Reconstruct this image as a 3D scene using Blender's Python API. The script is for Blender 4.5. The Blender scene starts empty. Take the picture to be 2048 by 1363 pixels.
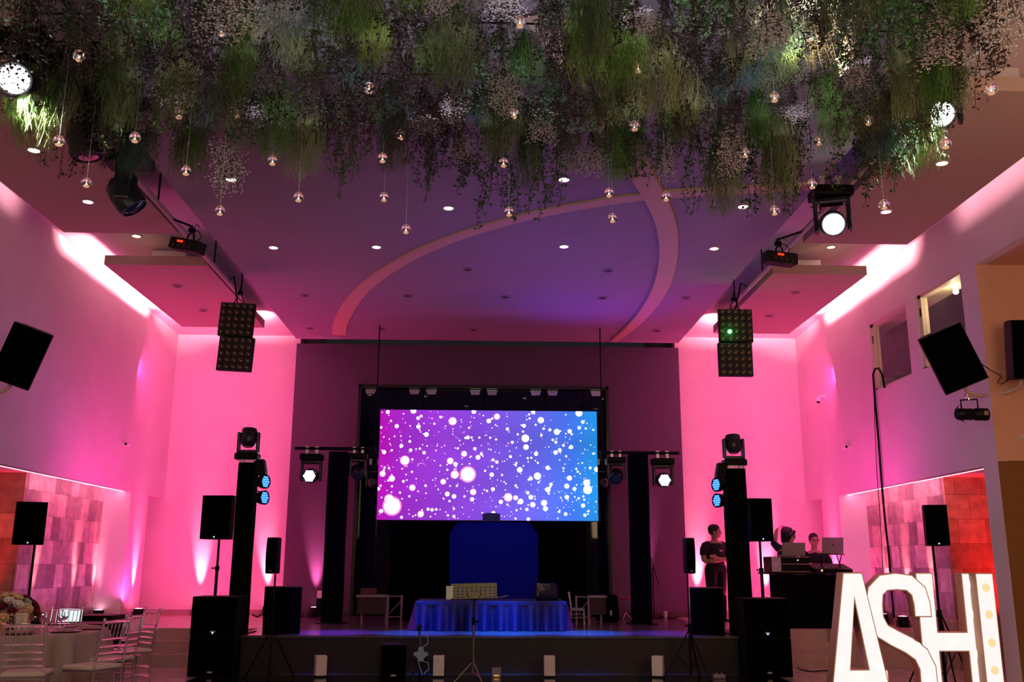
import bpy, bmesh, math, random
from mathutils import Vector, Matrix, Euler
R=math.radians; PI=math.pi
random.seed(7)
S=bpy.context.scene; COL=S.collection
# ---------------------------------------------------------------- camera
CZ=1.45
def cam_axes():
    FL=1900.; VX,VY=962.,1130.; roll=R(.25)
    dx,dy=VX-1024,VY-681.5; c,s=math.cos(-roll),math.sin(-roll)
    ux,uy=c*dx-s*dy,s*dx+c*dy
    th=math.atan2(uy,FL); psi=math.atan(-ux*math.cos(th)/FL)
    f=Vector((math.sin(psi)*math.cos(th),math.cos(psi)*math.cos(th),math.sin(th)))
    r=Vector((math.cos(psi),-math.sin(psi),0)); u=r.cross(f)
    c,s=math.cos(roll),math.sin(roll)
    return c*r+s*u,-s*r+c*u,f
CR,CU,CF=cam_axes()
cd=bpy.data.cameras.new('camera'); cam=bpy.data.objects.new('camera',cd); COL.objects.link(cam)
cd.sensor_width=36; cd.lens=36*1900/2048; cd.clip_start=.05; cd.clip_end=200
cam.matrix_world=Matrix(((CR.x,CU.x,-CF.x,0),(CR.y,CU.y,-CF.y,0),(CR.z,CU.z,-CF.z,CZ),(0,0,0,1)))
S.camera=cam
S.view_settings.view_transform='Standard'; S.view_settings.look='None'
S.view_settings.exposure=0.0; S.view_settings.gamma=1
w=bpy.data.worlds.new('world'); S.world=w; w.use_nodes=True
w.node_tree.nodes['Background'].inputs[0].default_value=(.012,.01,.012,1)
w.node_tree.nodes['Background'].inputs[1].default_value=1
def at(x,y,X=None,Y=None,Z=None):
    """the point of the room where the sight line through a photograph pixel meets a plane"""
    d=CF+CR*((x-1024)/1900.)-CU*((y-681.5)/1900.); C=Vector((0,0,CZ))
    t=(X-C.x)/d.x if X is not None else (Y-C.y)/d.y if Y is not None else (Z-C.z)/d.z
    return C+d*t
# ---------------------------------------------------------------- materials
def srgb(r,g,b):
    f=lambda c:(c/255/12.92) if c/255<=.04045 else ((c/255+.055)/1.055)**2.4
    return (f(r),f(g),f(b),1)
MT={}
def mat(name,col=(.8,.8,.8),rough=.5,metal=0,emit=None,es=0,spec=.5,noise=0,nscale=20,bump=0,bscale=60,rnd=0,trans=0,ior=1.45,alpha=1,two=0,sheen=0):
    if name in MT: return MT[name]
    m=bpy.data.materials.new(name); m.use_nodes=True; nt=m.node_tree; N=nt.nodes; L=nt.links
    b=N['Principled BSDF']; c=tuple(col)[:3]+(1,)
    b.inputs['Base Color'].default_value=c; b.inputs['Roughness'].default_value=rough
    b.inputs['Metallic'].default_value=metal; b.inputs['Specular IOR Level'].default_value=spec
    b.inputs['IOR'].default_value=ior; b.inputs['Transmission Weight'].default_value=trans
    b.inputs['Alpha'].default_value=alpha
    if emit: b.inputs['Emission Color'].default_value=tuple(emit)[:3]+(1,); b.inputs['Emission Strength'].default_value=es
    tc=N.new('ShaderNodeTexCoord')
    src=None
    if noise:
        n=N.new('ShaderNodeTexNoise'); n.inputs['Scale'].default_value=nscale; n.inputs['Detail'].default_value=6
        L.new(tc.outputs['Object'],n.inputs['Vector'])
        mr=N.new('ShaderNodeMapRange'); mr.inputs[1].default_value=.3; mr.inputs[2].default_value=.7
        mr.inputs[3].default_value=1-noise; mr.inputs[4].default_value=1+noise; L.new(n.outputs[0],mr.inputs[0])
        hs=N.new('ShaderNodeHueSaturation'); hs.inputs['Color'].default_value=c; L.new(mr.outputs[0],hs.inputs['Value']); src=hs
    if rnd:
        oi=N.new('ShaderNodeObjectInfo'); mr=N.new('ShaderNodeMapRange'); mr.inputs[3].default_value=1-rnd; mr.inputs[4].default_value=1+rnd
        L.new(oi.outputs['Random'],mr.inputs[0]); h2=N.new('ShaderNodeHueSaturation')
        if src: L.new(src.outputs[0],h2.inputs['Color'])
        else: h2.inputs['Color'].default_value=c
        L.new(mr.outputs[0],h2.inputs['Value'])
        m2=N.new('ShaderNodeMapRange'); m2.inputs[3].default_value=.5-.06*rnd; m2.inputs[4].default_value=.5+.05*rnd
        mul=N.new('ShaderNodeMath'); mul.operation='FRACT'; m3=N.new('ShaderNodeMath'); m3.operation='MULTIPLY'; m3.inputs[1].default_value=7.3
        L.new(oi.outputs['Random'],m3.inputs[0]); L.new(m3.outputs[0],mul.inputs[0]); L.new(mul.outputs[0],m2.inputs[0]); L.new(m2.outputs[0],h2.inputs['Hue'])
        src=h2
    if src: L.new(src.outputs[0],b.inputs['Base Color'])
    if bump:
        n=N.new('ShaderNodeTexNoise'); n.inputs['Scale'].default_value=bscale; n.inputs['Detail'].default_value=4
        L.new(tc.outputs['Object'],n.inputs['Vector'])
        bp=N.new('ShaderNodeBump'); bp.inputs['Strength'].default_value=bump; bp.inputs['Distance'].default_value=.02
        L.new(n.outputs[0],bp.inputs['Height']); L.new(bp.outputs[0],b.inputs['Normal'])
    MT[name]=m; return m
def brickmat(name,c1,c2,mortar,sx,sy,rough,axis='x',msize=.004,bumps=.3,spec=.5):
    """stone or floor tiles: axis gives the plane the tiles lie in"""
    m=bpy.data.materials.new(name); m.use_nodes=True; nt=m.node_tree; N=nt.nodes; L=nt.links; b=N['Principled BSDF']
    g=N.new('ShaderNodeNewGeometry'); sp=N.new('ShaderNodeSeparateXYZ'); L.new(g.outputs['Position'],sp.inputs[0])
    cb=N.new('ShaderNodeCombineXYZ'); a={'x':(1,2),'y':(0,2),'z':(0,1)}[axis]
    L.new(sp.outputs[a[0]],cb.inputs[0]); L.new(sp.outputs[a[1]],cb.inputs[1])
    br=N.new('ShaderNodeTexBrick'); L.new(cb.outputs[0],br.inputs['Vector'])
    br.inputs['Color1'].default_value=c1+(1,); br.inputs['Color2'].default_value=c2+(1,); br.inputs['Mortar'].default_value=mortar+(1,)
    br.inputs['Scale'].default_value=1; br.inputs['Mortar Size'].default_value=msize; br.inputs['Brick Width'].default_value=sx; br.inputs['Row Height'].default_value=sy
    n=N.new('ShaderNodeTexNoise'); n.inputs['Scale'].default_value=7; n.inputs['Detail'].default_value=8; L.new(g.outputs['Position'],n.inputs['Vector'])
    mr=N.new('ShaderNodeMapRange'); mr.inputs[1].default_value=.3; mr.inputs[2].default_value=.7; mr.inputs[3].default_value=.72; mr.inputs[4].default_value=1.25; L.new(n.outputs[0],mr.inputs[0])
    hs=N.new('ShaderNodeHueSaturation'); L.new(br.outputs[0],hs.inputs['Color']); L.new(mr.outputs[0],hs.inputs['Value']); L.new(hs.outputs[0],b.inputs['Base Color'])
    b.inputs['Roughness'].default_value=rough; b.inputs['Specular IOR Level'].default_value=spec
    bp=N.new('ShaderNodeBump'); bp.inputs['Strength'].default_value=bumps; bp.inputs['Distance'].default_value=.01; bp.invert=True
    L.new(br.outputs['Fac'],bp.inputs['Height']); L.new(bp.outputs[0],b.inputs['Normal'])
    MT[name]=m; return m
M=dict(
 plaster=mat('white_plaster',(.76,.69,.70),.75,noise=.04,nscale=2,bump=.12,bscale=3),
 ceil=mat('ceiling_paint',(.41,.36,.41),.9,noise=.03,nscale=3),
 slab=mat('panel_paint',(.55,.38,.33),.9),
 cwall=mat('taupe_wall_cover',(.10,.062,.11),.85,noise=.12,nscale=60),
 orange=mat('cream_wall_paint',(.74,.40,.27),.8,noise=.03),
 brown=mat('ochre_wall_paint',(.24,.10,.025),.8,noise=.04),
 cream=mat('cream_joinery',(.75,.66,.50),.5),
 black=mat('black_plastic',(.003,.003,.0035),.5,spec=.15),
 blackm=mat('black_metal',(.005,.005,.006),.4,metal=.2,spec=.2),
 blackf=mat('black_fabric',(.003,.003,.005),.95,bump=.3,bscale=25,spec=.05),
 grille=mat('speaker_grille',(.0015,.0015,.0015),.8,bump=.6,bscale=400,spec=.03),
 stagew=mat('dark_stage_wood',(.10,.085,.10),.22,noise=.2,nscale=12,bump=.06,bscale=8),
 stagef=mat('dark_stage_front',(.016,.006,.006),.55,noise=.15,nscale=8),
 marble=mat('beige_marble',(.55,.40,.34),.22,noise=.08,nscale=5),
 base=mat('stone_baseboard',(.35,.25,.22),.5),
 chrome=mat('chrome',(.7,.7,.72),.18,metal=1),
 white=mat('white_plastic',(.85,.83,.8),.4),
 rib=mat('ceiling_band_paint',(.80,.58,.42),.8),
 clear=mat('clear_acrylic',(1,.95,.96),.06,trans=.93,ior=1.3),
 glass=mat('clear_glass',(1,1,1),.0,trans=1,ior=1.33),
 cushion=mat('ivory_cushion',(.72,.62,.52),.9,bump=.2),
 cloth=mat('beige_satin_cloth',(.42,.32,.27),.6,bump=.1,bscale=15),
 blue=mat('royal_blue_panel',(.004,.010,.30),.9,spec=.1),
 skirt=mat('navy_pleated_satin',(.003,.007,.075),.45),
)
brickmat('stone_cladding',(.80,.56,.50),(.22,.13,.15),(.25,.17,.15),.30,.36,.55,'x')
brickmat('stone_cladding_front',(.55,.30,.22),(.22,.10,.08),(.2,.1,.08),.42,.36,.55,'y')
brickmat('floor_tile',(.50,.41,.37),(.46,.38,.34),(.25,.2,.18),.6,.6,.18,'z',.003,.1)
def emis(name,c,s):
    if name in MT: return MT[name]
    m=mat(name,(.02,.02,.02),.5,emit=c,es=s); return m
# ---------------------------------------------------------------- mesh builder
class MB:
    def __init__(s): s.v=[]; s.f=[]; s.m=[]; s.mi=0
    def add(s,vs,fs,mi=None):
        o=len(s.v); s.v+=[tuple(v) for v in vs]; s.f+=[tuple(i+o for i in f) for f in fs]; s.m+=[s.mi if mi is None else mi]*len(fs); return s
    def box(s,x0,x1,y0,y1,z0,z1,mi=None):
        vs=[(x,y,z) for x in (x0,x1) for y in (y0,y1) for z in (z0,z1)]
        return s.add(vs,[(0,1,3,2),(4,6,7,5),(0,4,5,1),(2,3,7,6),(0,2,6,4),(1,5,7,3)],mi)
    def rbox(s,x0,x1,y0,y1,z0,z1,b=.01,mi=None):
        """box with chamfered edges"""
        bm=bmesh.new(); bmesh.ops.create_cube(bm,size=1)
        for v in bm.verts: v.co=Vector(((x0+x1)/2+v.co.x*(x1-x0),(y0+y1)/2+v.co.y*(y1-y0),(z0+z1)/2+v.co.z*(z1-z0)))
        bmesh.ops.bevel(bm,geom=list(bm.edges),offset=b,segments=2,profile=.6,affect='EDGES')
        bm.verts.index_update(); s.add([v.co.copy() for v in bm.verts],[[v.index for v in f.verts] for f in bm.faces],mi); bm.free(); return s
    def tube(s,pts,r,n=8,mi=None,cap=True):
        pts=[Vector(p) for p in pts]; k=len(pts); rs=r if isinstance(r,(list,tuple)) else [r]*k
        vs=[];fs=[]; up=None
        for i,p in enumerate(pts):
            t=(pts[min(i+1,k-1)]-pts[max(i-1,0)]).normalized()
            if up is None: up=Vector((0,0,1)) if abs(t.z)<.9 else Vector((1,0,0))
            a=t.cross(up); a=a.normalized() if a.length>1e-6 else Vector((1,0,0)); b=a.cross(t).normalized(); up=b
            for j in range(n):
                q=2*PI*j/n; vs.append(p+(a*math.cos(q)+b*math.sin(q))*rs[i])
        for i in range(k-1):
            for j in range(n): fs.append((i*n+j,i*n+(j+1)%n,(i+1)*n+(j+1)%n,(i+1)*n+j))
        if cap: fs.append(tuple(range(n))[::-1]); fs.append(tuple((k-1)*n+j for j in range(n)))
        return s.add(vs,fs,mi)
    def lathe(s,prof,c=(0,0,0),n=20,mi=None,axis='z',M4=None):
        vs=[];fs=[];k=len(prof)
        for i,(r,h) in enumerate(prof):
            for j in range(n):
                q=2*PI*j/n; p=Vector((r*math.cos(q),r*math.sin(q),h))
                if axis=='y': p=Vector((p.x,p.z,p.y))
                if axis=='x': p=Vector((p.z,p.x,p.y))
                p=p+Vector(c)
                if M4: p=M4@p
                vs.append(p)
        for i in range(k-1):
            for j in range(n): fs.append((i*n+j,i*n+(j+1)%n,(i+1)*n+(j+1)%n,(i+1)*n+j))
        if prof[0][0]>1e-4: fs.append(tuple(range(n))[::-1])
        if prof[-1][0]>1e-4: fs.append(tuple((k-1)*n+j for j in range(n)))
        return s.add(vs,fs,mi)
    def ball(s,c,r,n=10,mi=None,sc=(1,1,1)):
        k=max(4,n//2); vs=[];fs=[]
        for i in range(k+1):
            t=PI*i/k
            for j in range(n):
                q=2*PI*j/n; vs.append((c[0]+r*sc[0]*math.sin(t)*math.cos(q),c[1]+r*sc[1]*math.sin(t)*math.sin(q),c[2]+r*sc[2]*math.cos(t)))
        for i in range(k):
            for j in range(n): fs.append((i*n+j,(i+1)*n+j,(i+1)*n+(j+1)%n,i*n+(j+1)%n))
        return s.add(vs,fs,mi)
    def prism(s,poly,y0,y1,mi=None,plane='xz'):
        n=len(poly); g=(lambda p,h:(p[0],h,p[1])) if plane=='xz' else (lambda p,h:(p[0],p[1],h)) if plane=='xy' else (lambda p,h:(h,p[0],p[1]))
        vs=[g(p,y0) for p in poly]+[g(p,y1) for p in poly]
        fs=[tuple(range(n)),tuple(range(n,2*n))[::-1]]+[(i,i+n,(i+1)%n+n,(i+1)%n) for i in range(n)]
        return s.add(vs,fs,mi)
    def xf(s,m4):
        s.v=[tuple(m4@Vector(v)) for v in s.v]; return s
    def build(s,name,mats,parent=None,smooth=None,recalc=True):
        me=bpy.data.meshes.new(name); me.from_pydata(s.v,[],s.f)
        for m in (mats if isinstance(mats,(list,tuple)) else [mats]): me.materials.append(MT[m] if isinstance(m,str) else m)
        me.polygons.foreach_set('material_index',s.m)
        if recalc:
            bm=bmesh.new(); bm.from_mesh(me); bmesh.ops.recalc_face_normals(bm,faces=bm.faces); bm.to_mesh(me); bm.free()
        if smooth is not None:
            me.polygons.foreach_set('use_smooth',[True]*len(me.polygons))
            if smooth: 
                try: me.set_sharp_from_angle(angle=R(smooth))
                except Exception: pass
        me.update()
        o=bpy.data.objects.new(name,me); COL.objects.link(o)
        if parent: o.parent=parent
        return o
def tag(o,label=None,cat=None,group=None,kind=None):
    if label: o['label']=label
    if cat: o['category']=cat
    if group: o['group']=group
    if kind: o['kind']=kind
    return o
def empty(name,loc=(0,0,0),rz=0,label=None,cat=None,group=None,rot=None):
    o=bpy.data.objects.new(name,None); COL.objects.link(o); o.empty_display_size=.1
    o.location=loc; o.rotation_euler=rot if rot else (0,0,rz); tag(o,label,cat,group); return o
def struct(name,mb,m,parent=None,smooth=None):
    o=mb.build(name,m,parent,smooth)
    if not parent: o['kind']='structure'
    return o
KIDS={}
def copy_tree(o,parent=None):
    c=o.copy(); COL.objects.link(c); c.parent=parent
    for ch in list(o.children): copy_tree(ch,c)
    return c
def rigid(o,loc,rz=0,rot=None,label=None,group=None,scale=None):
    o.location=loc; o.rotation_euler=rot if rot else (0,0,rz)
    if label: o['label']=label
    if group: o['group']=group
    if scale: o.scale=(scale,)*3
    return o
def light(kind,name,loc,target,energy,color,parent=None,size=.05,angle=45,blend=.6,sy=None,spread=None):
    l=bpy.data.lights.new(name,kind); l.energy=energy; l.color=color[:3]
    if kind=='SPOT': l.spot_size=R(angle); l.spot_blend=blend; l.shadow_soft_size=size
    elif kind=='POINT': l.shadow_soft_size=size
    else:
        l.size=size
        if sy: l.shape='RECTANGLE'; l.size_y=sy
        if spread: l.spread=R(spread)
    o=bpy.data.objects.new(name,l); COL.objects.link(o)
    mw=(Vector(target)-Vector(loc)).to_track_quat('-Z','Y').to_matrix().to_4x4(); mw.translation=Vector(loc)
    if parent:
        o.parent=parent; bpy.context.view_layer.update(); o.matrix_parent_inverse=parent.matrix_world.inverted()
    o.matrix_world=mw
    return o
PINK=(1,.10,.30); HOT=(1,.16,.36); VIO=(.42,.16,1); BLU=(.03,.10,1); WARM=(1,.62,.38); LILAC=(.62,.33,1)
# ---------------------------------------------------------------- large lights of the room
XL,XR=-6.22,6.48; YB=19.03; YC=18.67; ZS=.5075; ZC=5.8
# LED cove strips lying on top of the hanging ceiling panels (they belong to the room's cove)
def cove(name,x,y0,y1,z,tx,e,col=(1,.40,.50)):
    light('AREA',name,(x,(y0+y1)/2,z),(tx,(y0+y1)/2,z+.21),e,col,size=y1-y0,sy=.04,spread=58)
LPX=(-5.55,-4.05); RPX=(4.30,5.72)      # the panels' x range, left row and right row
FY=(13.42,17.15); NY=(7.8,12.05)          # far and near panels' y range
# house lights behind the camera (warm ceiling lights of the rear of the hall)
light('AREA','rear_house_light',(.2,-1.5,5.2),(.2,4,1.0),62,WARM,size=4,sy=2)
light('AREA','rear_house_light_left',(-4.6,3.5,3.4),(-6.4,9.5,4.0),22,WARM,size=2,sy=2)
light('AREA','rear_house_light_right',(4.8,3.5,3.4),(7.5,11.5,4.0),100,WARM,size=2,sy=2)
# ---------------------------------------------------------------- room shell
b=MB(); b.box(-10,10,-6,20.8,-.2,0); struct('floor',b,'floor_tile')
b=MB(); b.box(-3.72,4.02,-2,13.62,0,.006); struct('dance_floor',b,mat('black_dance_floor',(.012,.008,.014),.12,noise=.1))
# stage: dark centre, marble side platforms with three steps each
b=MB(); b.box(-3.32,3.62,13.7,YB,0,ZS-.004,0); b.box(-3.36,3.66,13.66,YB,ZS-.03,ZS,1)
struct('stage',b,['dark_stage_front','dark_stage_wood'])
for sx,x0,x1,xs0,xs1 in ((0,-9,-3.36,-5.05,-3.36),(1,3.66,9.2,3.66,5.35)):
    b=MB(); b.box(x0,x1,15.15,YB,0,ZS)
    if sx==0: b.box(x0,xs0,14.6,15.15,0,ZS)
    else: b.box(xs1,x1,14.6,15.15,0,ZS)
    # thin dark joint along the nosing
    struct('stage_platform_left' if sx==0 else 'stage_platform_right',b,'beige_marble')['kind']='structure'
    b=MB()
    for k in range(2): b.box(xs0,xs1,14.62+k*.27,15.15,.17*k,.17*(k+1))
    o=struct('stage_steps_left' if sx==0 else 'stage_steps_right',b,'beige_marble')
b=MB(); b.box(-6.7,XL-.0,YB-.0,YB+.3,0,6.6); b.box(XL,-3.74,YB,YB+.3,0,6.6); struct('wall_back_left',b,'white_plaster')
b=MB(); b.box(3.95,7.2,YB,YB+.3,0,6.7); struct('wall_back_right',b,'white_plaster')
# centre wall with the tall opening
ox0,ox1,oz=-2.465,2.51,4.94
b=MB(); b.box(-3.74,ox0,YC,YC+.62,ZS,5.76); b.box(ox1,3.95,YC,YC+.62,ZS,5.76); b.box(ox0,ox1,YC,YC+.62,oz,5.76)
struct('wall_back_centre',b,'taupe_wall_cover')
b=MB(); b.box(-5,5,20.4,20.6,0,6); b.box(-5,-4.8,YC+.62,20.6,0,6); b.box(4.8,5,YC+.62,20.6,0,6); b.box(-5,5,YC+.62,20.6,5.2,5.4)
b.box(-5,5,YB+.3,20.6,0,ZS)
struct('room_behind_stage',b,mat('dark_room_paint',(.05,.03,.03),.8))
# ceilings
b=MB(); b.box(-3.71,3.9,-6,18.42,ZC,ZC+.1); struct('ceiling_centre',b,'ceiling_paint')
def slope(z0,k,y): return z0+(YB-y)*k
for nm,x0,x1,z0 in (('ceiling_left',-9.2,-3.4,6.0),('ceiling_right',3.5,9.2,6.07)):
    k=.027; b=MB(); za,zb=slope(z0,k,-6),slope(z0,k,20)
    b.add([(x0,-6,za),(x1,-6,za),(x1,20,zb),(x0,20,zb),(x0,-6,za+.2),(x1,-6,za+.2),(x1,20,zb+.2),(x0,20,zb+.2)],[(0,1,2,3),(7,6,5,4),(0,4,5,1),(1,5,6,2),(2,6,7,3),(3,7,4,0)])
    struct(nm,b,'white_plaster')
b=MB(); b.box(-3.5,3.6,-6,20,6.3,6.5); struct('ceiling_void',b,mat('dark_room_paint'))
# upper side walls
b=MB(); b.box(XL-.12,XL,-6,YB,2.70,6.9); struct('wall_left',b,'white_plaster')
b=MB(); X0,X1=XR,XR+.14
W1=(12.2,13.55);W2=(13.9,15.32);wz=(4.29,5.41); YO=11.78
b.box(X0,X1,YO,YB,2.72,wz[0]); b.box(X0,X1,YO,YB,wz[1],6.9); b.box(X0,X1,YO,W1[0],*wz); b.box(X0,X1,W1[1],W2[0],*wz); b.box(X0,X1,W2[1],YB,*wz)
b.box(X0,X1,-6,YO,5.34,6.9); struct('wall_right',b,'white_plaster')
b=MB(); b.box(XR+.002,9.2,YO-.004,YO+.16,2.76,5.6); struct('wall_right_recess',b,'cream_wall_paint')
b=MB(); b.box(XR,XR+.14,YO,12.13,0,2.72); struct('column_recess_right',b,'white_plaster')
b=MB(); b.box(XR+.002,9.2,YO-.004,YO+.16,0,2.755); struct('wall_right_recess_lower',b,['ochre_wall_paint','white_plaster'])
b=MB(); b.box(9.2,9.35,-6,YO+.2,0,6.9); struct('wall_right_outer',b,'cream_wall_paint')
b=MB(); b.box(-9.35,-9.2,-6,YB,0,3); struct('wall_left_outer',b,'stone_cladding')
b=MB(); b.box(-9.3,9.3,-6.2,-6,0,7); struct('wall_rear',b,'cream_wall_paint')
b=MB(); b.box(XR+.141,9.2,-6,YO-.004,5.34,5.5); struct('ceiling_recess_right',b,'cream_wall_paint')
# niches under the upper walls
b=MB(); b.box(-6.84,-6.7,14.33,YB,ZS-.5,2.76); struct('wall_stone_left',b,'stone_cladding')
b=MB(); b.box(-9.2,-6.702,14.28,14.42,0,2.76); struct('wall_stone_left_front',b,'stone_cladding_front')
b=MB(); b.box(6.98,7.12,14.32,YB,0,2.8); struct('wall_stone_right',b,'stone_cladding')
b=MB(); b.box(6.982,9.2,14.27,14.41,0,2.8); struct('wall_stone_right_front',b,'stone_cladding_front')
b=MB(); b.box(-6.72,XL-.002,17.25,18.15,ZS,2.76); struct('column_left',b,'white_plaster')
b=MB(); b.box(XR+.002,7.0,17.25,18.15,ZS,2.79); struct('column_right',b,'white_plaster')
b=MB(); b.box(-9.2,XL-.12,-6,YB,2.75,2.95); struct('ceiling_niche_left',b,'white_plaster')
b=MB(); b.box(XR+.14,9.2,YO+.16,YB,2.78,2.95); struct('ceiling_niche_right',b,'white_plaster')
b=MB(); b.box(-6.69,-3.75,YB-.02,YB,ZS,ZS+.1); struct('baseboard_back_left',b,'stone_baseboard')
b=MB(); b.box(3.96,6.9,YB-.02,YB,ZS,ZS+.1); struct('baseboard_back_right',b,'stone_baseboard')
b=MB(); b.box(-3.73,ox0,YC-.02,YC,ZS,ZS+.09); b.box(ox1,3.94,YC-.02,YC,ZS,ZS+.09); struct('baseboard_centre',b,mat('dark_base',(.05,.03,.03),.5))
# LED strips under the upper walls
led=emis('pink_led_strip',(1,.30,.42),14)
b=MB(); b.box(XL-.155,XL-.122,8,17.2,2.70,2.748); struct('trim_1',b,led)
b=MB(); b.box(XR+.142,XR+.175,12.2,17.2,2.72,2.778); struct('trim_2',b,led)
# opening frame in the centre wall
b=MB(); t=.06
b.box(ox0,ox0+t,YC-.02,YC+.3,ZS,oz); b.box(ox1-t,ox1,YC-.02,YC+.3,ZS,oz); b.box(ox0,ox1,YC-.02,YC+.3,oz-t,oz)
fr=struct('door_1',b,mat('dark_bronze_frame',(.01,.008,.01),.3))
gl=mat('smoked_glass',(.004,.01,.03),.03,trans=.0,alpha=.55,spec=.5)
pw=(ox1-ox0-2*t)/4
for k in range(4):
    x0=ox0+t+k*pw+.012; b=MB(); b.box(x0,x0+pw-.024,YC+.12,YC+.135,ZS+.01,oz-t-.01); p=b.build('glass_panel',gl,fr)
    b=MB()
    for xx in (x0+.04,x0+pw-.30): b.prism([(xx,oz-t-.01),(xx+.22,oz-t-.01),(xx+.19,oz-t-.11),(xx+.03,oz-t-.11)],YC+.10,YC+.118)
    b.build('patch_fitting','chrome',p)
# projection room behind the windows of the upper wall
b=MB(); b.box(9.0,9.1,11.9,17.5,3.9,6.0); b.box(XR+.14,9.1,17.4,17.5,3.9,6.0); b.box(XR+.14,9.1,11.95,12.0,3.9,6.0); b.box(XR+.14,9.1,11.9,17.5,3.85,3.9)
b.box(XR+.15,6.98,12.0,17.4,5.42,5.5)
struct('room_behind_windows',b,mat('booth_paint',(.62,.53,.38),.7,noise=.15,nscale=2))
b=MB(); b.box(XR+.14,9.1,11.9,17.5,5.8,5.9); struct('ceiling_booth',b,mat('dark_booth_ceiling',(.03,.025,.02),.7))
for i,(y0,y1) in enumerate((W1,W2)):
    b=MB(); t=.05
    b.box(XR+.03,XR+.13,y1-.10,y1,*wz); b.box(XR+.03,XR+.13,y0,y0+.03,*wz); b.box(XR+.03,XR+.13,y0,y1,wz[1]-.05,wz[1]); b.box(XR+.03,XR+.13,y0,y1,wz[0],wz[0]+.03)
    fr=struct('window_%d'%(i+1),b,'cream_joinery')
    b=MB(); b.box(XR+.07,XR+.078,y0+.03,y1-.1,wz[0]+.03,wz[1]-.05); b.build('pane',mat('window_glass',(.9,.95,.9),.02,alpha=.10,spec=.5),fr)
    b=MB(); b.box(XR+.02,XR+.05,y1-.075,y1-.05,wz[1]-.33,wz[1]-.2); b.build('latch','black_metal',fr)
light('POINT','booth_lamp_light',(6.82,13.0,5.2),(6.82,13.0,0),7,(1,.8,.5),size=.05)
# curved bands of the centre ceiling
def band(name,pts,label):
    P=[(at(x,y,Z=ZC-.012),w) for x,y,w in pts]
    # Catmull-Rom
    Q=[]
    for i in range(len(P)-1):
        p0=P[max(i-1,0)][0];p1=P[i][0];p2=P[i+1][0];p3=P[min(i+2,len(P)-1)][0]
        for s in range(8):
            t=s/8; Q.append((.5*((2*p1)+(-p0+p2)*t+(2*p0-5*p1+4*p2-p3)*t*t+(-p0+3*p1-3*p2+p3)*t**3),P[i][1]*(1-t)+P[i+1][1]*t))
    Q.append(P[-1]); b=MB(); vs=[];fs=[]
    for i,(p,wd) in enumerate(Q):
        t=(Q[min(i+1,len(Q)-1)][0]-Q[max(i-1,0)][0]); t.z=0; t.normalize(); n=Vector((-t.y,t.x,0))*wd/2
        for q,z in ((p-n,ZC),(p-n,ZC-.03),(p+n,ZC-.03),(p+n,ZC)): vs.append((q.x,q.y,z-(.02 if name=='trim_4' and z<ZC else 0)))
    for i in range(len(Q)-1):
        for j in range(3): fs.append((i*4+j,i*4+j+1,i*4+j+5,i*4+j+4))
    b.add(vs,fs); return struct(name,b,'ceiling_band_paint')
band('trim_3',[(678,668,.26),(683,640,.26),(712,592,.24),(760,550,.22),(820,513,.22),(900,478,.2),(1000,446,.2),(1100,422,.2),(1220,401,.2),(1350,386,.2),(1480,379,.2),(1620,372,.2)],'')
band('trim_4',[(1228,680,.12),(1268,646,.2),(1302,606,.24),(1326,560,.26),(1337,505,.26),(1333,450,.26),(1316,405,.26),(1292,362,.26),(1255,300,.28),(1215,235,.3),(1150,120,.3),(1080,20,.3)],'')
# hanging ceiling panels with cove light on top
def panel(name,x0,x1,y0,y1,z,label,strips):
    b=MB(); b.box(x0,x1,y0,y1,z,z+.14); o=b.build(name,'panel_paint'); tag(o,label,'ceiling panel','hanging ceiling panels')
    b=MB(); k=.5 
    b.box(x0+k,x1-k,y0+k,y1-k,z+.14,6.02+(YB-(y1-k))*.027 if z<9 else 0); b.build('hanger_box','white_plaster',o)
    return o
panel('ceiling_panel',LPX[0],LPX[1],FY[0],FY[1],5.70,'pink lit hanging panel over the left platform, nearest the stage',0)
panel('ceiling_panel',LPX[0],LPX[1],NY[0],NY[1],5.70,'brownish hanging panel above the black moving heads at the left wall',0)
panel('ceiling_panel',RPX[0],RPX[1],FY[0],FY[1],5.70,'pink lit hanging panel over the right platform, nearest the stage',0)
panel('ceiling_panel',RPX[0],RPX[1],NY[0],NY[1],5.70,'brownish hanging panel above the lit moving head at the right wall',0)
for (x0,x1),z,sg in ((LPX,5.845,-1),(RPX,5.845,1)):
    xo=x0 if sg<0 else x1
    for ya,yb,e_ in ((13.42,14.5,11),(14.52,15.8,20),(15.82,17.15,32)): cove('cove_led_outer',xo-sg*.01,ya,yb,z+.02,xo+sg*.42,e_,(1,.36,.42))
    light('AREA','cove_led_corner',(xo-sg*.02,FY[1]-.02,z+.03),(xo+sg*.25,FY[1]+.7,z+.38),16,(1,.36,.42),size=.5,sy=.04,spread=70)
    cove('cove_led_outer_near',xo-sg*.01,NY[0],NY[1],z+.02,xo+sg*.42,9)
    xm=(x0+x1)/2
    l=light('AREA','cove_led_end',(xm,FY[1]-.02,z+.03),(xm,FY[1]+.5,z+.30),44,(1,.36,.42),size=x1-x0,sy=.04,spread=62)
# pipes running along the ceiling step
for x,lab in ((-3.98,'long pale pipe under the ceiling step on the left'),(4.17,'long pale pipe under the ceiling step on the right')):
    b=MB(); b.tube([(x,6,5.72),(x,15.2,5.72)],.035,10); o=b.build('lighting_pipe',mat('pale_pipe',(.5,.42,.40),.45),smooth=40); tag(o,lab,'pipe','lighting pipes')
    for yy in (8.5,11,13.5,15.1): c=MB(); c.tube([(x,yy,5.72),(x,yy,(6.02 if x<0 else 6.09)+(YB-yy)*.027)],.012,6); c.build('hanger','black_metal',o)
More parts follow.
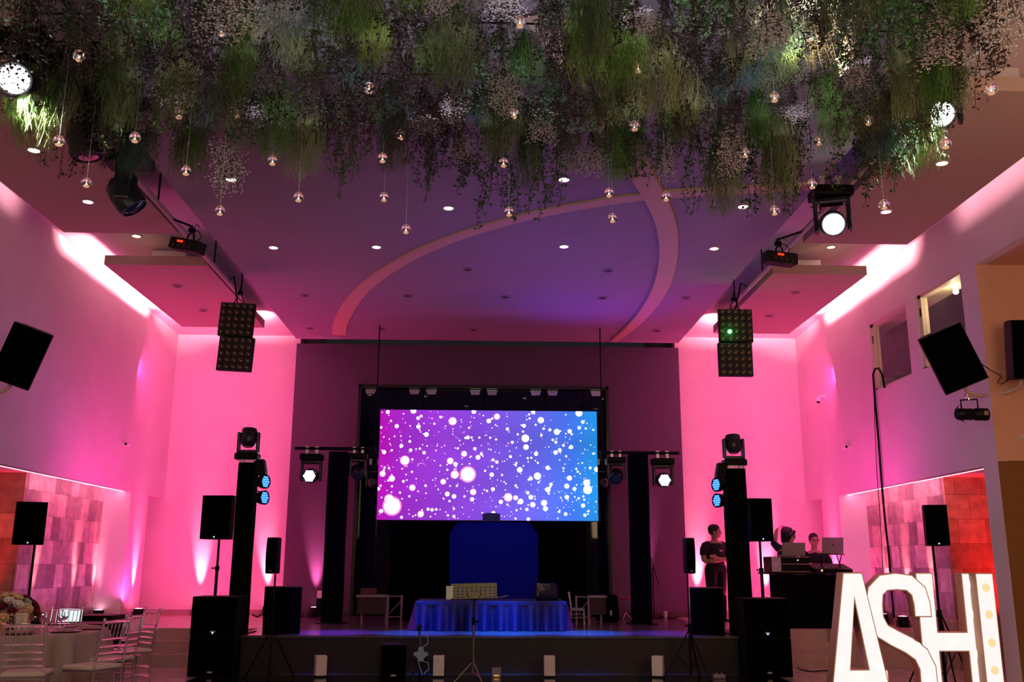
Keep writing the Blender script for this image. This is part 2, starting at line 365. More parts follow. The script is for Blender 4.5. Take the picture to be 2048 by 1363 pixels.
# ---------------------------------------------------------------- uplights
def fan_fixture(loc,label,group='LED uplights on the floor',size=.2):
    o=empty('uplight',loc,0,label,'uplight',group)
    b=MB(); b.lathe([(.085*size/.2,0),(.09*size/.2,.02),(.09*size/.2,.16),(.08*size/.2,.17)],n=14); b.tube([(-.11,0,.0),(-.11,0,.1),(0,0,.1)],.008,6); b.tube([(.11,0,.0),(.11,0,.1),(0,0,.1)],.008,6)
    b.build('housing','black_metal',o,40)
    b=MB(); b.lathe([(.07*size/.2,.171),(.02,.178),(.0,.178)],n=12); b.build('lens',emis('pink_lens',(1,.4,.6),6),o)
    return o
def uplight(x,y,z,tx,ty,tz,e,col,ang,label,hot=True):
    o=fan_fixture((x,y,z),label)
    light('SPOT','beam',(x,y,z+.2),(tx,ty,tz),e,col,o,size=.03,angle=ang,blend=1)
    return o
# back wall
uplight(-5.38,YB-.15,ZS,-5.40,YB-.01,ZS+1.1,700,(1,.24,.36),24,'uplight at the back wall behind the speaker on its pole, left side')
uplight(-4.05,YB-.15,ZS,-4.15,YB-.01,ZS+1.1,700,(1,.24,.36),24,'uplight at the back wall between black column and subwoofer, left side')
uplight(4.2,YB-.15,ZS,4.25,YB-.01,ZS+1.1,700,(1,.24,.36),24,'uplight at the back wall behind the man with folded arms')
uplight(5.55,YB-.15,ZS,5.6,YB-.01,ZS+1.1,700,(1,.24,.36),24,'uplight at the back wall behind the mixing desk')
# centre wall
uplight(-3.1,YC-.15,ZS,-3.13,YC-.01,ZS+1.1,700,(1,.16,.42),28,'uplight between the subwoofer and the black pillar, left of the screen')
uplight(3.05,YC-.15,ZS,3.12,YC-.01,ZS+1.1,700,(1,.16,.42),28,'uplight behind the microphone boom stand')
# stone walls
for i,(x,y) in enumerate(((85,1235),(163,1235),(203,1232))):
    p=at(x,y,X=-6.5); uplight(-6.56,p.y,ZS if p.y>14.7 else .45,-6.70,p.y,1.6,500,(1,.22,.26),22,['uplight at the stone wall nearest the red corner','uplight at the stone wall, middle of the three','uplight at the stone wall nearest the white column'][i])
for i,yy in enumerate((14.9,15.8,16.6)):
    uplight(6.84,yy,ZS,6.98,yy,1.6,500,(1,.22,.26),22,['uplight at the stone wall behind the illuminated letters','uplight at the stone wall between the letters and the desk','uplight at the stone wall beside the right column'][i])
uplight(-6.08,17.75,ZS,-6.22,17.75,1.6,260,(1,.36,.75),26,'uplight at the foot of the white column on the left')
uplight(6.34,17.65,ZS,6.48,17.65,1.6,260,(1,.36,.75),26,'uplight at the foot of the white column on the right')
# ---------------------------------------------------------------- LED screen
sx0,sx1=at(757,930,Y=16.8).x,at(1195,930,Y=16.8).x; sz0,sz1=at(976,1040,Y=16.8).z,at(976,820.5,Y=16.8).z
scr=empty('led_screen',((sx0+sx1)/2,16.8,sz0),0,'large led wall showing white sparkles on a purple to blue gradient','screen')
W=sx1-sx0; H=sz1-sz0
m=bpy.data.materials.new('screen_picture'); m.use_nodes=True; nt=m.node_tree; N=nt.nodes; L=nt.links; pb=N['Principled BSDF']
tc=N.new('ShaderNodeTexCoord'); sp=N.new('ShaderNodeSeparateXYZ'); L.new(tc.outputs['Generated'],sp.inputs[0])
cr=N.new('ShaderNodeValToRGB'); L.new(sp.outputs[0],cr.inputs[0]); e=cr.color_ramp.elements
e[0].position=0; e[0].color=srgb(190,0,190); e[1].position=1; e[1].color=srgb(0,150,235)
for p_,c_ in ((.12,srgb(160,38,205)),(.45,srgb(135,70,225)),(.7,srgb(105,100,240)),(.88,srgb(60,120,245))): q=e.new(p_); q.color=c_
nz=N.new('ShaderNodeTexNoise'); nz.inputs['Scale'].default_value=2.2; L.new(tc.outputs['Generated'],nz.inputs['Vector'])
mr=N.new('ShaderNodeMapRange'); mr.inputs[1].default_value=.3; mr.inputs[2].default_value=.7; mr.inputs[3].default_value=.8; mr.inputs[4].default_value=1.15; L.new(nz.outputs[0],mr.inputs[0])
hs=N.new('ShaderNodeHueSaturation'); L.new(cr.outputs[0],hs.inputs['Color']); L.new(mr.outputs[0],hs.inputs['Value'])
L.new(hs.outputs[0],pb.inputs['Emission Color']); pb.inputs['Emission Strength'].default_value=1.0; pb.inputs['Base Color'].default_value=(0,0,0,1)
MT['screen_picture']=m
b=MB(); b.box(-W/2,W/2,0,.004,0,H); b.build('picture',m,scr)
b=MB(); b.box(-W/2-.01,W/2+.01,.004,.1,-.01,H+.01); b.build('cabinet','black_plastic',scr)
big=[(452,300,20),(897,304,17),(1335,303,16),(1675,308,26),(264,313,14),(1068,340,20),(742,377,26),(1008,373,17),(1392,364,23),(492,420,16),(552,478,17),(1146,432,12),(1268,407,14),(1510,450,22),(1605,445,16),(1703,374,13),(1676,418,13),(855,497,14),(1278,500,28),(1283,565,20),(1614,562,15),(1500,603,16),(1530,585,14),(1357,614,15),(1182,530,11),(830,618,19),(932,643,17),(908,580,12),(956,618,11),(400,670,30),(730,671,21),(768,694,15),(247,610,15),(440,594,12),(538,612,12),(1042,661,11),(1070,676,12),(1169,636,11),(1237,732,20),(1442,716,16),(1367,777,26),(1318,795,14),(1600,790,18),(1753,714,10),(1725,824,25),(1732,873,32),(860,768,50),(765,770,26),(682,822,18),(242,768,19),(310,802,20),(460,867,20),(1033,769,16),(1580,848,18),(1636,868,14),(1442,875,19),(1465,836,12),(900,895,20),(893,948,15),(713,911,17),(762,928,16),(1154,932,27),(1208,935,17),(1244,961,20),(1101,965,15),(1318,930,17),(1296,898,12),(1332,984,19),(1414,971,22),(1424,1012,18),(1697,988,15),(1580,928,16),(1570,1050,13),(1710,1057,12),(1290,1018,12),(1300,1088,13),(318,1000,58),(295,950,30),(240,1037,15),(525,1056,20),(577,1021,11),(606,1025,12),(636,1022,9),(1048,1045,14),(388,1080,10),(764,1071,11),(1800,725,18),(333,418,15),(488,357,13),(510,341,10),(654,348,10),(372,562,13),(432,530,10),(1043,874,14),(1370,680,8),(1480,510,9),(1503,527,11),(1558,550,10),(1459,435,11),(1413,427,9),(555,852,9),(394,822,10),(216,877,12),(220,428,9)]
b=MB(); rr=random.Random(3)
def disc(px,pz,r,n,y,mi):
    vs=[(max(-W/2,min(W/2,px+r*math.cos(2*PI*j/n))),y,max(0,min(H,pz+r*math.sin(2*PI*j/n)))) for j in range(n)]
    b.add(vs,[tuple(range(n))],mi)
for zx,zy,r in big:
    u=(zx-210)/1597.; v=(1098-zy)/803.; rad=r/1597*W*1.0
    x=max(-W/2+rad*.3,min(W/2-rad*.3,(u-.5)*W)); z=max(rad*.35,min(H-rad*.3,v*H))
    disc(x,z,rad,18,-.004,0)
    if zx<1200 and r>17: disc(x,z,rad*1.22,18,-.002,1)
for i in range(520):
    x=rr.uniform(-W/2+.02,W/2-.02); z=rr.uniform(.02,H-.02); r=rr.choice([.005,.007,.009,.011,.014,.02])
    disc(x,z,r,8,-.003,0 if rr.random()<.85 else 1)
b.build('dot_pattern',[emis('sparkle_white',(1,.95,1),1.6),emis('sparkle_pink',(1,.25,.75),1.0)],scr)
p0,p1=at(965,1043,Y=16.7),at(1000,1027,Y=16.7)
b=MB(); b.rbox(p0.x,p1.x,16.62,16.78,p0.z,p1.z,.01); b.box(p0.x+.05,p1.x-.05,16.66,16.74,p1.z-.01,p1.z+.012)
tag(b.build('projector_box',mat('blue_black_case',(.01,.02,.12),.5)),'small dark blue box at the bottom edge of the led wall','box')
# arched blue panel below the screen
Yp=16.62; q=lambda x,y:(at(x,y,Y=Yp).x,at(x,y,Y=Yp).z)
pts=[q(899,1204),q(899,1064),q(916,1044),q(1058,1044),q(1076,1066),q(1077,1204)]; pts[0]=(pts[0][0],ZS);pts[-1]=(pts[-1][0],ZS)
b=MB(); b.prism(pts,Yp,Yp+.06); o=b.build('arched_panel','royal_blue_panel'); tag(o,'tall royal blue panel with cut corners standing below the led wall','panel')
# black backdrop cloth behind it
b=MB(); x0,x1=at(780,1100,Y=17.3).x,at(1172,1100,Y=17.3).x; n=60; vs=[];fs=[]
for i in range(n+1):
    x=x0+(x1-x0)*i/n; yy=17.3+.03*math.sin(i*1.3)
    vs+= [(x,yy,ZS+.005),(x,yy,sz0+.25)]
for i in range(n): fs.append((2*i,2*i+2,2*i+3,2*i+1))
b.add(vs,fs); o=b.build('backdrop_cloth',mat('black_drape',(.002,.002,.003),.95,spec=.02),smooth=60,recalc=False); tag(o,'black backdrop cloth hanging below the led wall','curtain')
sm=o.modifiers.new('thick','SOLIDIFY'); sm.thickness=.01
# skirted riser
Yr=14.62; xa,xb=at(822,1250,Y=Yr).x,at(1143,1250,Y=Yr).x; zt=at(980,1202,Y=Yr).z
rs=empty('skirted_riser',((xa+xb)/2,Yr,ZS),0,'low stage riser covered by a pleated navy blue skirt','riser')
hw=(xb-xa)/2; hh=zt-ZS
b=MB(); b.rbox(-hw+.06,hw-.06,.04,1.3,hh-.06,hh,.01); b.build('deck',mat('blue_grey_deck',(.01,.015,.10),.6),rs)
b=MB(); per=[]; 
def seg(ax,ay,bx,by,n):
    for i in range(n): t=i/n; per.append((ax+(bx-ax)*t,ay+(by-ay)*t))
seg(-hw+.05,1.3,-hw+.05,.05,40); seg(-hw+.05,.05,hw-.05,.05,150); seg(hw-.05,.05,hw-.05,1.3,40); per.append((hw-.05,1.3))
vs=[];fs=[];rows=6
for k in range(rows):
    t=k/(rows-1)
    for i,(x,y) in enumerate(per):
        a=(.006+.045*t)*(math.sin(i*.42)+.6*math.sin(i*.19+1)); fl=.05*t
        nx,ny=(0,-1) if 40<=i<190 else ((-1,0) if i<40 else (1,0))
        sag=.0
        vs.append((x+nx*(a+fl),y+ny*(a+fl),hh-.005-t*(hh-.012)))
n=len(per)
for k in range(rows-1):
    for i in range(n-1): fs.append((k*n+i,k*n+i+1,(k+1)*n+i+1,(k+1)*n+i))
b.add(vs,fs); b.build('skirt','navy_pleated_satin',rs,60,recalc=False)
# shiny bag on the riser
p=at(1092,1200,Y=15.0)
o=empty('equipment_bag',(p.x,15.1,zt),R(12),'crumpled shiny dark bag standing on the skirted riser','bag')
b=MB(); b.rbox(-.18,.18,-.1,.1,.001,.26,.05); bm=b; rg=random.Random(5)
b.v=[(x*(1+.1*math.sin(z*30+x*9)),y*(1+.2*math.sin(z*22)),z+.02*math.sin(x*25)) if z>.01 else (x,y,z) for x,y,z in b.v]
b.build('body',mat('shiny_black_vinyl',(.01,.015,.06),.25,bump=.6,bscale=12),o,50)
b=MB(); b.tube([(-.1,0,.25),(-.05,0,.33),(.05,0,.33),(.1,0,.25)],.012,6); b.build('handle','black_fabric',o,50)
# small folding stage tables with frame legs
for sgn,pxl,pxr,lab in ((-1,712,806,'low folding table with pale frame legs left of the riser'),(1,1150,1214,'low folding table with pale frame legs right of the riser')):
    Yt=16.0; a=at(pxl,1190,Y=Yt).x; c=at(pxr,1190,Y=Yt).x; z1=at(976,1190,Y=Yt).z
    o=empty('folding_table',((a+c)/2,Yt,ZS),0,lab,'table','low folding tables on stage'); hw=(c-a)/2; hh=z1-ZS
    pm=mat('pinkish_steel',(.28,.2,.22),.4,metal=.3)
    s0,s1=(-hw,hw-.26) if sgn<0 else (-hw+.24,hw)
    b=MB(); b.rbox(s0,s1,0,.5,hh-.035,hh,.006); b.build('tabletop',pm,o)
    b=MB(); b.box(s0+.02,s1-.02,.02,.03,.17,hh-.04); b.build('front_panel',mat('maroon_panel',(.05,.015,.02),.7),o)
    f0,f1=(hw-.26,hw) if sgn<0 else (-hw,-hw+.24)
    b=MB()
    for x in (f0+.02,f1-.02):
        b.tube([(x,0.02,0.0),(x,.02,hh)],.02,8)
    b.tube([(f0,.02,hh-.02),(f1,.02,hh-.02)],.012,6); b.tube([(f0+.03,.02,.13),(f1-.03,.02,.13)],.01,6); b.tube([(f0+.03,.02,.16),(f1-.02,.02,hh-.08)],.01,6)
    b.build('leg_frame',pm,o,50)
    b=MB()
    for x in (s0+.05,s1-.05): b.tube([(x,.46,0),(x,.46,hh-.03)],.018,8)
    b.build('leg',pm,o,50)
# case on the left table
a=at(722,1190,Y=16.2); c=at(752,1177,Y=16.2)
b=MB(); b.rbox(a.x,c.x,16.1,16.4,at(0,1190,Y=16.0).z+.0,at(0,1190,Y=16.0).z+.13,.01); tag(b.build('instrument_case',mat('dark_red_case',(.10,.02,.02),.6)),'dark red flat case lying on the low folding table','case')
# small equipment heap right: bag, cup rack
p=at(1216,1243,Z=ZS)
o=empty('backpack',(p.x,p.y,ZS),R(20),'black backpack with a small grey tag slumped beside the folding table','backpack')
b=MB(); b.rbox(-.2,.2,-.12,.12,.0,.46,.07); b.v=[(x*(1-.25*z),y+.05*math.sin(z*6),z) for x,y,z in b.v]; b.build('body','black_fabric',o,50)
b=MB(); b.rbox(-.13,.13,-.17,-.1,.04,.22,.03); b.build('front_pocket',mat('black_fabric'),o,50)
b=MB(); b.tube([(-.05,.02,.44),(0,.02,.52),(.05,.02,.44)],.01,6); b.build('handle','black_fabric',o)
b=MB(); b.rbox(-.05,-.01,-.18,-.172,.12,.2,.002); b.build('tag',mat('grey_tag',(.5,.5,.5),.6),o)
p=at(1251,1240,Z=ZS); o=empty('snare_stand',(p.x,p.y,ZS),0,'thin stand with a small red lit tray beside the black pillar','stand')
b=MB(); b.tube([(0,0,.1),(0,0,.36)],.008,6)
for k in range(3): a=2*PI*k/3; b.tube([(0,0,.14),(.12*math.cos(a),.12*math.sin(a),.008)],.006,6)
b.build('tripod','chrome',o)
b=MB(); b.lathe([(.0,.36),(.1,.36),(.11,.38),(.11,.39),(.0,.375)],n=16); b.build('tray',mat('red_gloss',(.5,.03,.08),.3),o,40)
# silver chair on the stage
def chiavari(name,label,cat='chair',group=None,m='clear_acrylic',cush='ivory_cushion',back='bars'):
    """seat faces +y, backrest at -y"""
    o=empty(name,(0,0,0),0,label,cat,group)
    w0,d0=.20,.19
    def turned(p,q,r=.013,k=9):
        P=[];Rr=[]; p=Vector(p);q=Vector(q)
        for i in range(k):
            t=i/(k-1); P.append(p.lerp(q,t)); Rr.append(r*(1.0 if i%2==0 else 1.35))
        return P,Rr
    for x in (-w0+.02,w0-.02):
        b=MB(); P,Rr=turned((x*1.08,d0,0),(x,d0-.01,.43)); b.tube(P,Rr,8); b.build('leg',m,o,60)
        b=MB(); P=[Vector((x*1.0,-d0-.05,0)),Vector((x,-d0,.25)),Vector((x,-d0,.46)),Vector((x*.98,-d0-.03,.7)),Vector((x*.96,-d0-.07,.92))]; b.tube(P,[.013,.014,.016,.014,.012],8)
        b.ball((x*.96,-d0-.07,.925),.017,8); b.build('leg',m,o,60)
    b=MB(); b.rbox(-w0,w0,-d0-.01,d0+.01,.425,.45,.01); b.build('seat_frame',m,o)
    b=MB(); b.rbox(-w0+.005,w0-.005,-d0,d0+.015,.45,.49,.015); b.build('cushion',cush,o,60)
    xw=w0-.03
    def yb(z): return -d0-.03*max(0,(z-.46)/.24) if z<.7 else -d0-.03-.04*(z-.7)/.22
    for z in ((.55,.61,.67,.74) if back=='bars' else (.56,.70)):
        b=MB(); b.tube([(-xw,yb(z),z),(0,yb(z)-.01,z),(xw,yb(z),z)],.010,7); b.build('rail',m,o,60)
    b=MB(); b.tube([(-xw,yb(.90),.90),(0,yb(.9)-.015,.905),(xw,yb(.90),.90)],.013,8); b.build('top_rail',m,o,60)
    zz=(.74 if back=='bars' else .70)
    for i in range(6):
        x=-xw+2*xw*(i+1)/7; P,Rr=turned((x,yb(zz)-.008,zz),(x,yb(.9)-.012,.9),.006,5); b=MB(); b.tube(P,Rr,6); b.build('spindle',m,o,60)
    for z,ys in ((.18,1),(.28,1)):
        b=MB(); b.tube([(-w0+.02,d0-.005,z),(w0-.02,d0-.005,z)],.008,6); b.tube([(-w0+.02,-d0-.02,z),(w0-.02,-d0-.02,z)],.008,6)
        for x in (-w0+.02,w0-.02): b.tube([(x,d0,z+.03),(x,-d0-.02,z+.03)],.008,6)
        b.build('stretcher',m,o,60)
    return o
sc=chiavari('silver_chair','small silver chair at the right end of the skirted riser',m=mat('silver_paint',(.5,.45,.5),.35,metal=.4),cush=mat('grey_cushion',(.3,.25,.28),.9)) 
p=at(1156,1250,Z=ZS); rigid(sc,(p.x,p.y,ZS),R(-100),scale=.56)
# ---------------------------------------------------------------- guest table group
ch=chiavari('chiavari_chair','clear acrylic chair in front of the flowers, back towards the lens','chair','clear acrylic banquet chairs')
TC=(-4.98,10.85); TR=.9
spots=[((-4.17,9.35),'clear acrylic banquet chair in front of the table, its back to the viewer'),
 ((-3.80,9.95),'clear acrylic banquet chair turned sideways with ivory seat, nearest the dance floor'),
 ((-3.95,10.75),'clear acrylic banquet chair nearest the platform steps, seen in profile'),
 ((-5.06,12.05),'clear acrylic banquet chair behind the table, in front of the glowing tablet'),
 ((-4.10,11.75),'clear acrylic banquet chair behind the table corner, behind the sideways chair')]
for i,((x,y),lab) in enumerate(spots):
    o=ch if i==0 else copy_tree(ch)
    ang=math.atan2(TC[1]-y,TC[0]-x)-PI/2
    if i==0: ang=R(12)
    if i==1: ang=R(66)
    if i==2: ang=R(80)
    rigid(o,(x,y,0),ang,label=lab)
tb=empty('round_table',(TC[0],TC[1],0),0,'round guest table under the beige satin cloth','table')
b=MB(); b.lathe([(0,.70),(TR-.01,.70),(TR-.01,.735),(0,.735)],n=48); b.build('tabletop',mat('plywood',(.4,.28,.18),.6),tb)
for k in range(4):
    a=PI/4+k*PI/2; b=MB(); b.tube([(.5*math.cos(a),.5*math.sin(a),0),(.5*math.cos(a),.5*math.sin(a),.7)],.018,8); b.build('leg','black_metal',tb)
b=MB(); n=160; vs=[(0,0,.745)];fs=[]; rings=[(.5,.745,0),(TR-.02,.745,0),(TR+.005,.735,0),(TR+.02,.68,.012),(TR+.03,.5,.03),(TR+.035,.25,.042),(TR+.04,.03,.055)]
for k,(r,z,a) in enumerate(rings):
    for j in range(n):
        q_=2*PI*j/n; rad=r+1.8*a*(math.sin(q_*19)+.5*math.sin(q_*31+1))*.75; vs.append((rad*math.cos(q_),rad*math.sin(q_),z))
for j in range(n): fs.append((0,1+j,1+(j+1)%n))
for k in range(len(rings)-1):
    for j in range(n): fs.append((1+k*n+j,1+(k+1)*n+j,1+(k+1)*n+(j+1)%n,1+k*n+(j+1)%n))
b.add(vs,fs); o=b.build('tablecloth','beige_satin_cloth',None,60); o.location=(TC[0],TC[1],.002); tag(o,'beige satin cloth falling in folds over the round guest table','tablecloth')
ZT=.748
# plates with napkins, glasses
pt=mat('mauve_charger',(.30,.16,.20),.3); nap=mat('dusty_napkin',(.45,.30,.28),.85)
def plate(): 
    b=MB(); b.lathe([(0,0),(.10,0),(.16,.014),(.162,.018),(.10,.006),(0,.006)],n=28); return tag(b.build('charger_plate',pt,None,50),'','plate','charger plates on the guest table')
pl0=None
pos=[(.62,-.28),(.30,-.62),(.70,.18),(.42,.55),(-.25,-.66)]
labs=['mauve charger plate nearest the sideways chair','mauve charger plate in front of the flower arrangement','mauve charger plate on the platform side of the table','mauve charger plate at the back of the guest table','mauve charger plate at the front left table rim']
for i,(dx,dy) in enumerate(pos):
    o=plate() if pl0 is None else pl0.copy()
    if pl0 is None: pl0=o
    else: COL.objects.link(o)
    o['label']=labs[i]; o.location=(TC[0]+dx,TC[1]+dy,ZT)
    b=MB(); b.rbox(-.05,.05,-.11,.11,0,.02,.008); b.v=[(x*(1+.5*abs(y)/.11),y,z+.004*math.sin(x*60)) for x,y,z in b.v]
    k=b.build('folded_napkin',nap,None,50); tag(k,labs[i].replace('mauve charger plate','folded dusty pink napkin on the plate'),'napkin','napkins on the plates'); k.location=(TC[0]+dx,TC[1]+dy,ZT+.0185); k.rotation_euler=(0,0,i*1.1+.5)
def wineglass():
    b=MB(); b.lathe([(0,0),(.034,0),(.034,.003),(.004,.008),(.004,.085),(.02,.10),(.036,.13),(.038,.16),(.031,.20),(.0295,.20),(.036,.16),(.034,.131),(.018,.104),(0,.095)],n=18)
    return tag(b.build('wine_glass','clear_glass',None,60),'','glass','stemmed glasses on the guest table')
g0=wineglass()
for i,((dx,dy),lab) in enumerate((((.36,-.25),'stemmed glass just beside the framed menu card'),((.46,-.05),'stemmed glass between the menu card and the back plate'),((.36,.3),'stemmed glass at the back of the guest table'),((.12,-.45),'stemmed glass in front of the menu card'))):
    o=g0 if i==0 else g0.copy()
    if i: COL.objects.link(o)
    o.location=(TC[0]+dx,TC[1]+dy,ZT); o['label']=lab
# framed menu card
pc=at(140/7.45+0+43,1242,Y=10.45)
o=empty('menu_card',(TC[0]+.20,TC[1]-.38,ZT),R(-6),'small framed menu card standing before the flowers','card')
b=MB(); b.rbox(-.075,.075,-.006,.006,0,.21,.003); b.build('frame',mat('gold_frame',(.6,.45,.25),.35,metal=.7),o)
b=MB(); b.box(-.062,.062,-.0085,-.0065,.012,.198); b.build('card',mat('cream_paper',(.8,.72,.6),.8),o)
b=MB(); rg=random.Random(2)
for k in range(5):
    z=.165-k*.024
    if k==0:
        for s in range(7): b.box(-.04+s*.012,-.034+s*.012,-.0092,-.0086,z,z+.010)
    else: b.box(-.03+.004*k,.032-.003*k,-.0092,-.0086,z,z+.003)
b.build('lettering',mat('dark_ink',(.08,.06,.05),.8),o)
# candle cups
for dx,dy,m_,lab in ((.06,-.50,mat('copper_cup',(.75,.35,.2),.3,metal=.8),'copper tinted cup with lit candle before the flowers'),(.30,-.50,mat('mint_cup',(.55,.65,.5),.2),'pale green frosted cup with candle beside the menu card')):
    o=empty('candle_holder',(TC[0]+dx,TC[1]+dy,ZT),0,lab,'candle holder')
    b=MB(); b.lathe([(0,0),(.04,0),(.045,.10),(.042,.10),(.037,.006),(0,.006)],n=18); b.build('cup',m_,o,50)
    b=MB(); b.lathe([(0,.007),(.03,.007),(.03,.06),(0,.062)],n=14); b.build('candle',emis('candle_wax',(1,.55,.25),1.2),o)
    b=MB(); b.lathe([(0,.064),(.006,.072),(.004,.085),(0,.095)],n=8); b.build('flame',emis('flame',(1,.6,.25),20),o)
# flower arrangement
fl=empty('flower_arrangement',(TC[0]-.12,TC[1]-.05,ZT),0,'low centrepiece of cream, burgundy and white roses','flowers')
b=MB(); b.lathe([(0,0),(.14,0),(.17,.08),(.16,.14),(.15,.14),(.155,.08),(0,.03)],n=24); b.build('vase',mat('smoky_vase',(.25,.18,.14),.15),fl,50)
b=MB(); rg=random.Random(9)
for k in range(170):
    a=rg.uniform(0,2*PI); t=rg.uniform(0,PI*.55); r=rg.uniform(.2,.34); p=Vector((math.sin(t)*math.cos(a)*r*1.05,math.sin(t)*math.sin(a)*r,.10+math.cos(t)*r*.62))
    d=Vector((math.cos(a),math.sin(a),rg.uniform(-.3,.8))).normalized(); s=d.cross(Vector((0,0,1))).normalized(); l=rg.uniform(.05,.09)
    b.add([p,p+d*l*.5+s*l*.28,p+d*l,p+d*l*.5-s*l*.28],[(0,1,2,3)])
b.build('foliage_leaves',mat('rose_leaf',(.05,.11,.03),.6),fl,recalc=False)
fc=[mat('rose_cream',(.85,.68,.38),.7),mat('rose_burgundy',(.18,.01,.02),.6),mat('rose_blush',(.8,.5,.45),.7),mat('rose_white',(.85,.82,.75),.7),mat('rose_mint',(.45,.6,.4),.7)]
def rose(r,seed):
    b=MB(); rg=random.Random(seed); b.ball((0,0,0),r*.45,8)
    for ring,(rr_,n_,tilt) in enumerate(((.45,4,.1),(.7,5,.45),(.95,6,.85))):
        for j in range(n_):
            a=2*PI*j/n_+ring*.5; d=Vector((math.cos(a),math.sin(a),0)); s=Vector((-d.y,d.x,0)); up=Vector((0,0,1))
            c=d*r*rr_*.55; h=r*(.75-.25*ring); wd=r*.55
            o1=c-s*wd*.6-up*r*.35; o2=c+s*wd*.6-up*r*.35; o3=c+s*wd+d*r*tilt*.5+up*h*.4; o4=c+d*r*tilt*.75+up*h*.55; o5=c-s*wd+d*r*tilt*.5+up*h*.4
            b.add([o1,o2,o3,o4,o5],[(0,1,2,3,4)])
    return b
pr=[rose(.055,k) for k in range(3)]
for k in range(46):
    a=k*2.399; t=math.acos(1-(k+.5)/46*.95)*1.02; p=Vector((math.sin(t)*math.cos(a)*.34,math.sin(t)*math.sin(a)*.3,.13+math.cos(t)*.25))
    ci=[0,3,1,2,0,3,0,2,1,4][rg.randrange(10)]; me=pr[k%3]
    b=MB(); b.v=list(me.v); b.f=list(me.f); b.m=list(me.m)
    o=b.build('rose_flower',fc[ci],fl,60,recalc=False) if (k<0 or True) else None
    o.location=p; o.rotation_euler=(p-Vector((0,0,.05))).to_track_quat('Z','Y').to_euler(); o.scale=(rg.uniform(.75,1.2),)*3
# tablet on a black flight case behind the table, further cases along the wall
def flightcase(x0,x1,y0,y1,h,label,z=0):
    o=empty('flight_case',((x0+x1)/2,(y0+y1)/2,z),0,label,'case','black equipment cases by the left platform'); a=(x1-x0)/2; d=(y1-y0)/2
    b=MB(); b.rbox(-a,a,-d,d,0,h,.012); b.build('body','black_plastic',o)
    b=MB(); b.rbox(-a-.004,a+.004,-d-.004,d+.004,h*.7,h*.7+.02,.003); b.build('edge_trim',mat('dull_aluminium',(.2,.2,.22),.4,metal=.8),o)
    b=MB()
    b.tube([(-.06,-d-.005,h*.5),(-.06,-d-.03,h*.48),(.06,-d-.03,h*.48),(.06,-d-.005,h*.5)],.007,6); b.build('handle','chrome',o)
    return o
pa,pb_=at(100,1240,Y=12.9),at(236,1240,Y=12.9)
flightcase(pa.x,pb_.x,12.7,13.3,pa.z-.03,'long black case with the tablet on it, behind the guest table')
flightcase(at(166,1230,Y=13.6).x,at(232,1230,Y=13.6).x,13.45,13.95,at(200,1229,Y=13.6).z,'taller black case behind the long one, at the platform edge')
p=at(133,1244,Y=12.85)
o=empty('tablet',(p.x,12.9,pa.z-.03),R(14),'tablet with a bright white page leaning on the black case','tablet',rot=(R(-24),0,R(14)))
b=MB(); b.rbox(-.14,.14,-.005,.005,.0,.2,.004); b.build('body','black_plastic',o)
b=MB(); b.box(-.125,.125,-.0075,-.0055,.015,.187); b.build('display',emis('tablet_page',(.75,.95,1),1.3),o)
b=MB()
for k in range(3): b.box(-.1+k*.075,-.045+k*.075,-.0085,-.0076,.155,.16)
for k in range(5): b.box(-.1,.1,-.0085,-.0076,.04+k*.02,.042+k*.02)
b.build('page_lines',mat('grey_ink',(.2,.3,.35),.8),o)
# ---------------------------------------------------------------- loudspeakers
def cabinet(name,w,h,d,label,group=None,logo='#',badge=True):
    """front at -y, base at z=0"""
    o=empty(name,(0,0,0),0,label,'speaker',group)
    b=MB(); poly=[(-w/2,0),(w/2,0),(w/2*.98,d*.45),(w/2*.62,d),(-w/2*.62,d),(-w/2*.98,d*.45)]
    if name=='subwoofer': b.rbox(-w/2,w/2,.012,d,0,h,.012)
    else: b.prism([(x,y+.012) for x,y in poly],0,h,plane='xy')
    b.build('cabinet',mat('speaker_paint',(.004,.004,.005),.6,spec=.15,bump=.15,bscale=200),o)
    b=MB(); b.rbox(-w/2+.012,w/2-.012,-.004,.014,.012,h-.012,.006); b.build('grille','speaker_grille',o)
    if badge:
        b=MB(); b.rbox(-.035,.035,-.009,-.003,.045,.07,.003); 
        for k in range(4): b.box(-.026+k*.014,-.017+k*.014,-.0105,-.0088,.051,.064,1)
        b.build('badge',[mat('badge_grey',(.25,.22,.25),.4),mat('badge_mark',(.7,.65,.7),.4)],o)
    b=MB(); b.rbox(w/2*.8-.005,w/2*.985,d*.2,d*.42,h*.55,h*.72,.004) if name=='subwoofer' else b.rbox(-.06,.06,d+.005,d+.02,h*.3,h*.6,.004)
    b.build('handle','black_plastic',o)
    return o
def power_led(o,x,z,col=(.1,.4,1),e=25,y=-.012):
    b=MB(); b.ball((x,y,z),.007,8); b.build('power_led',emis('power_led_blue',col,e),o)
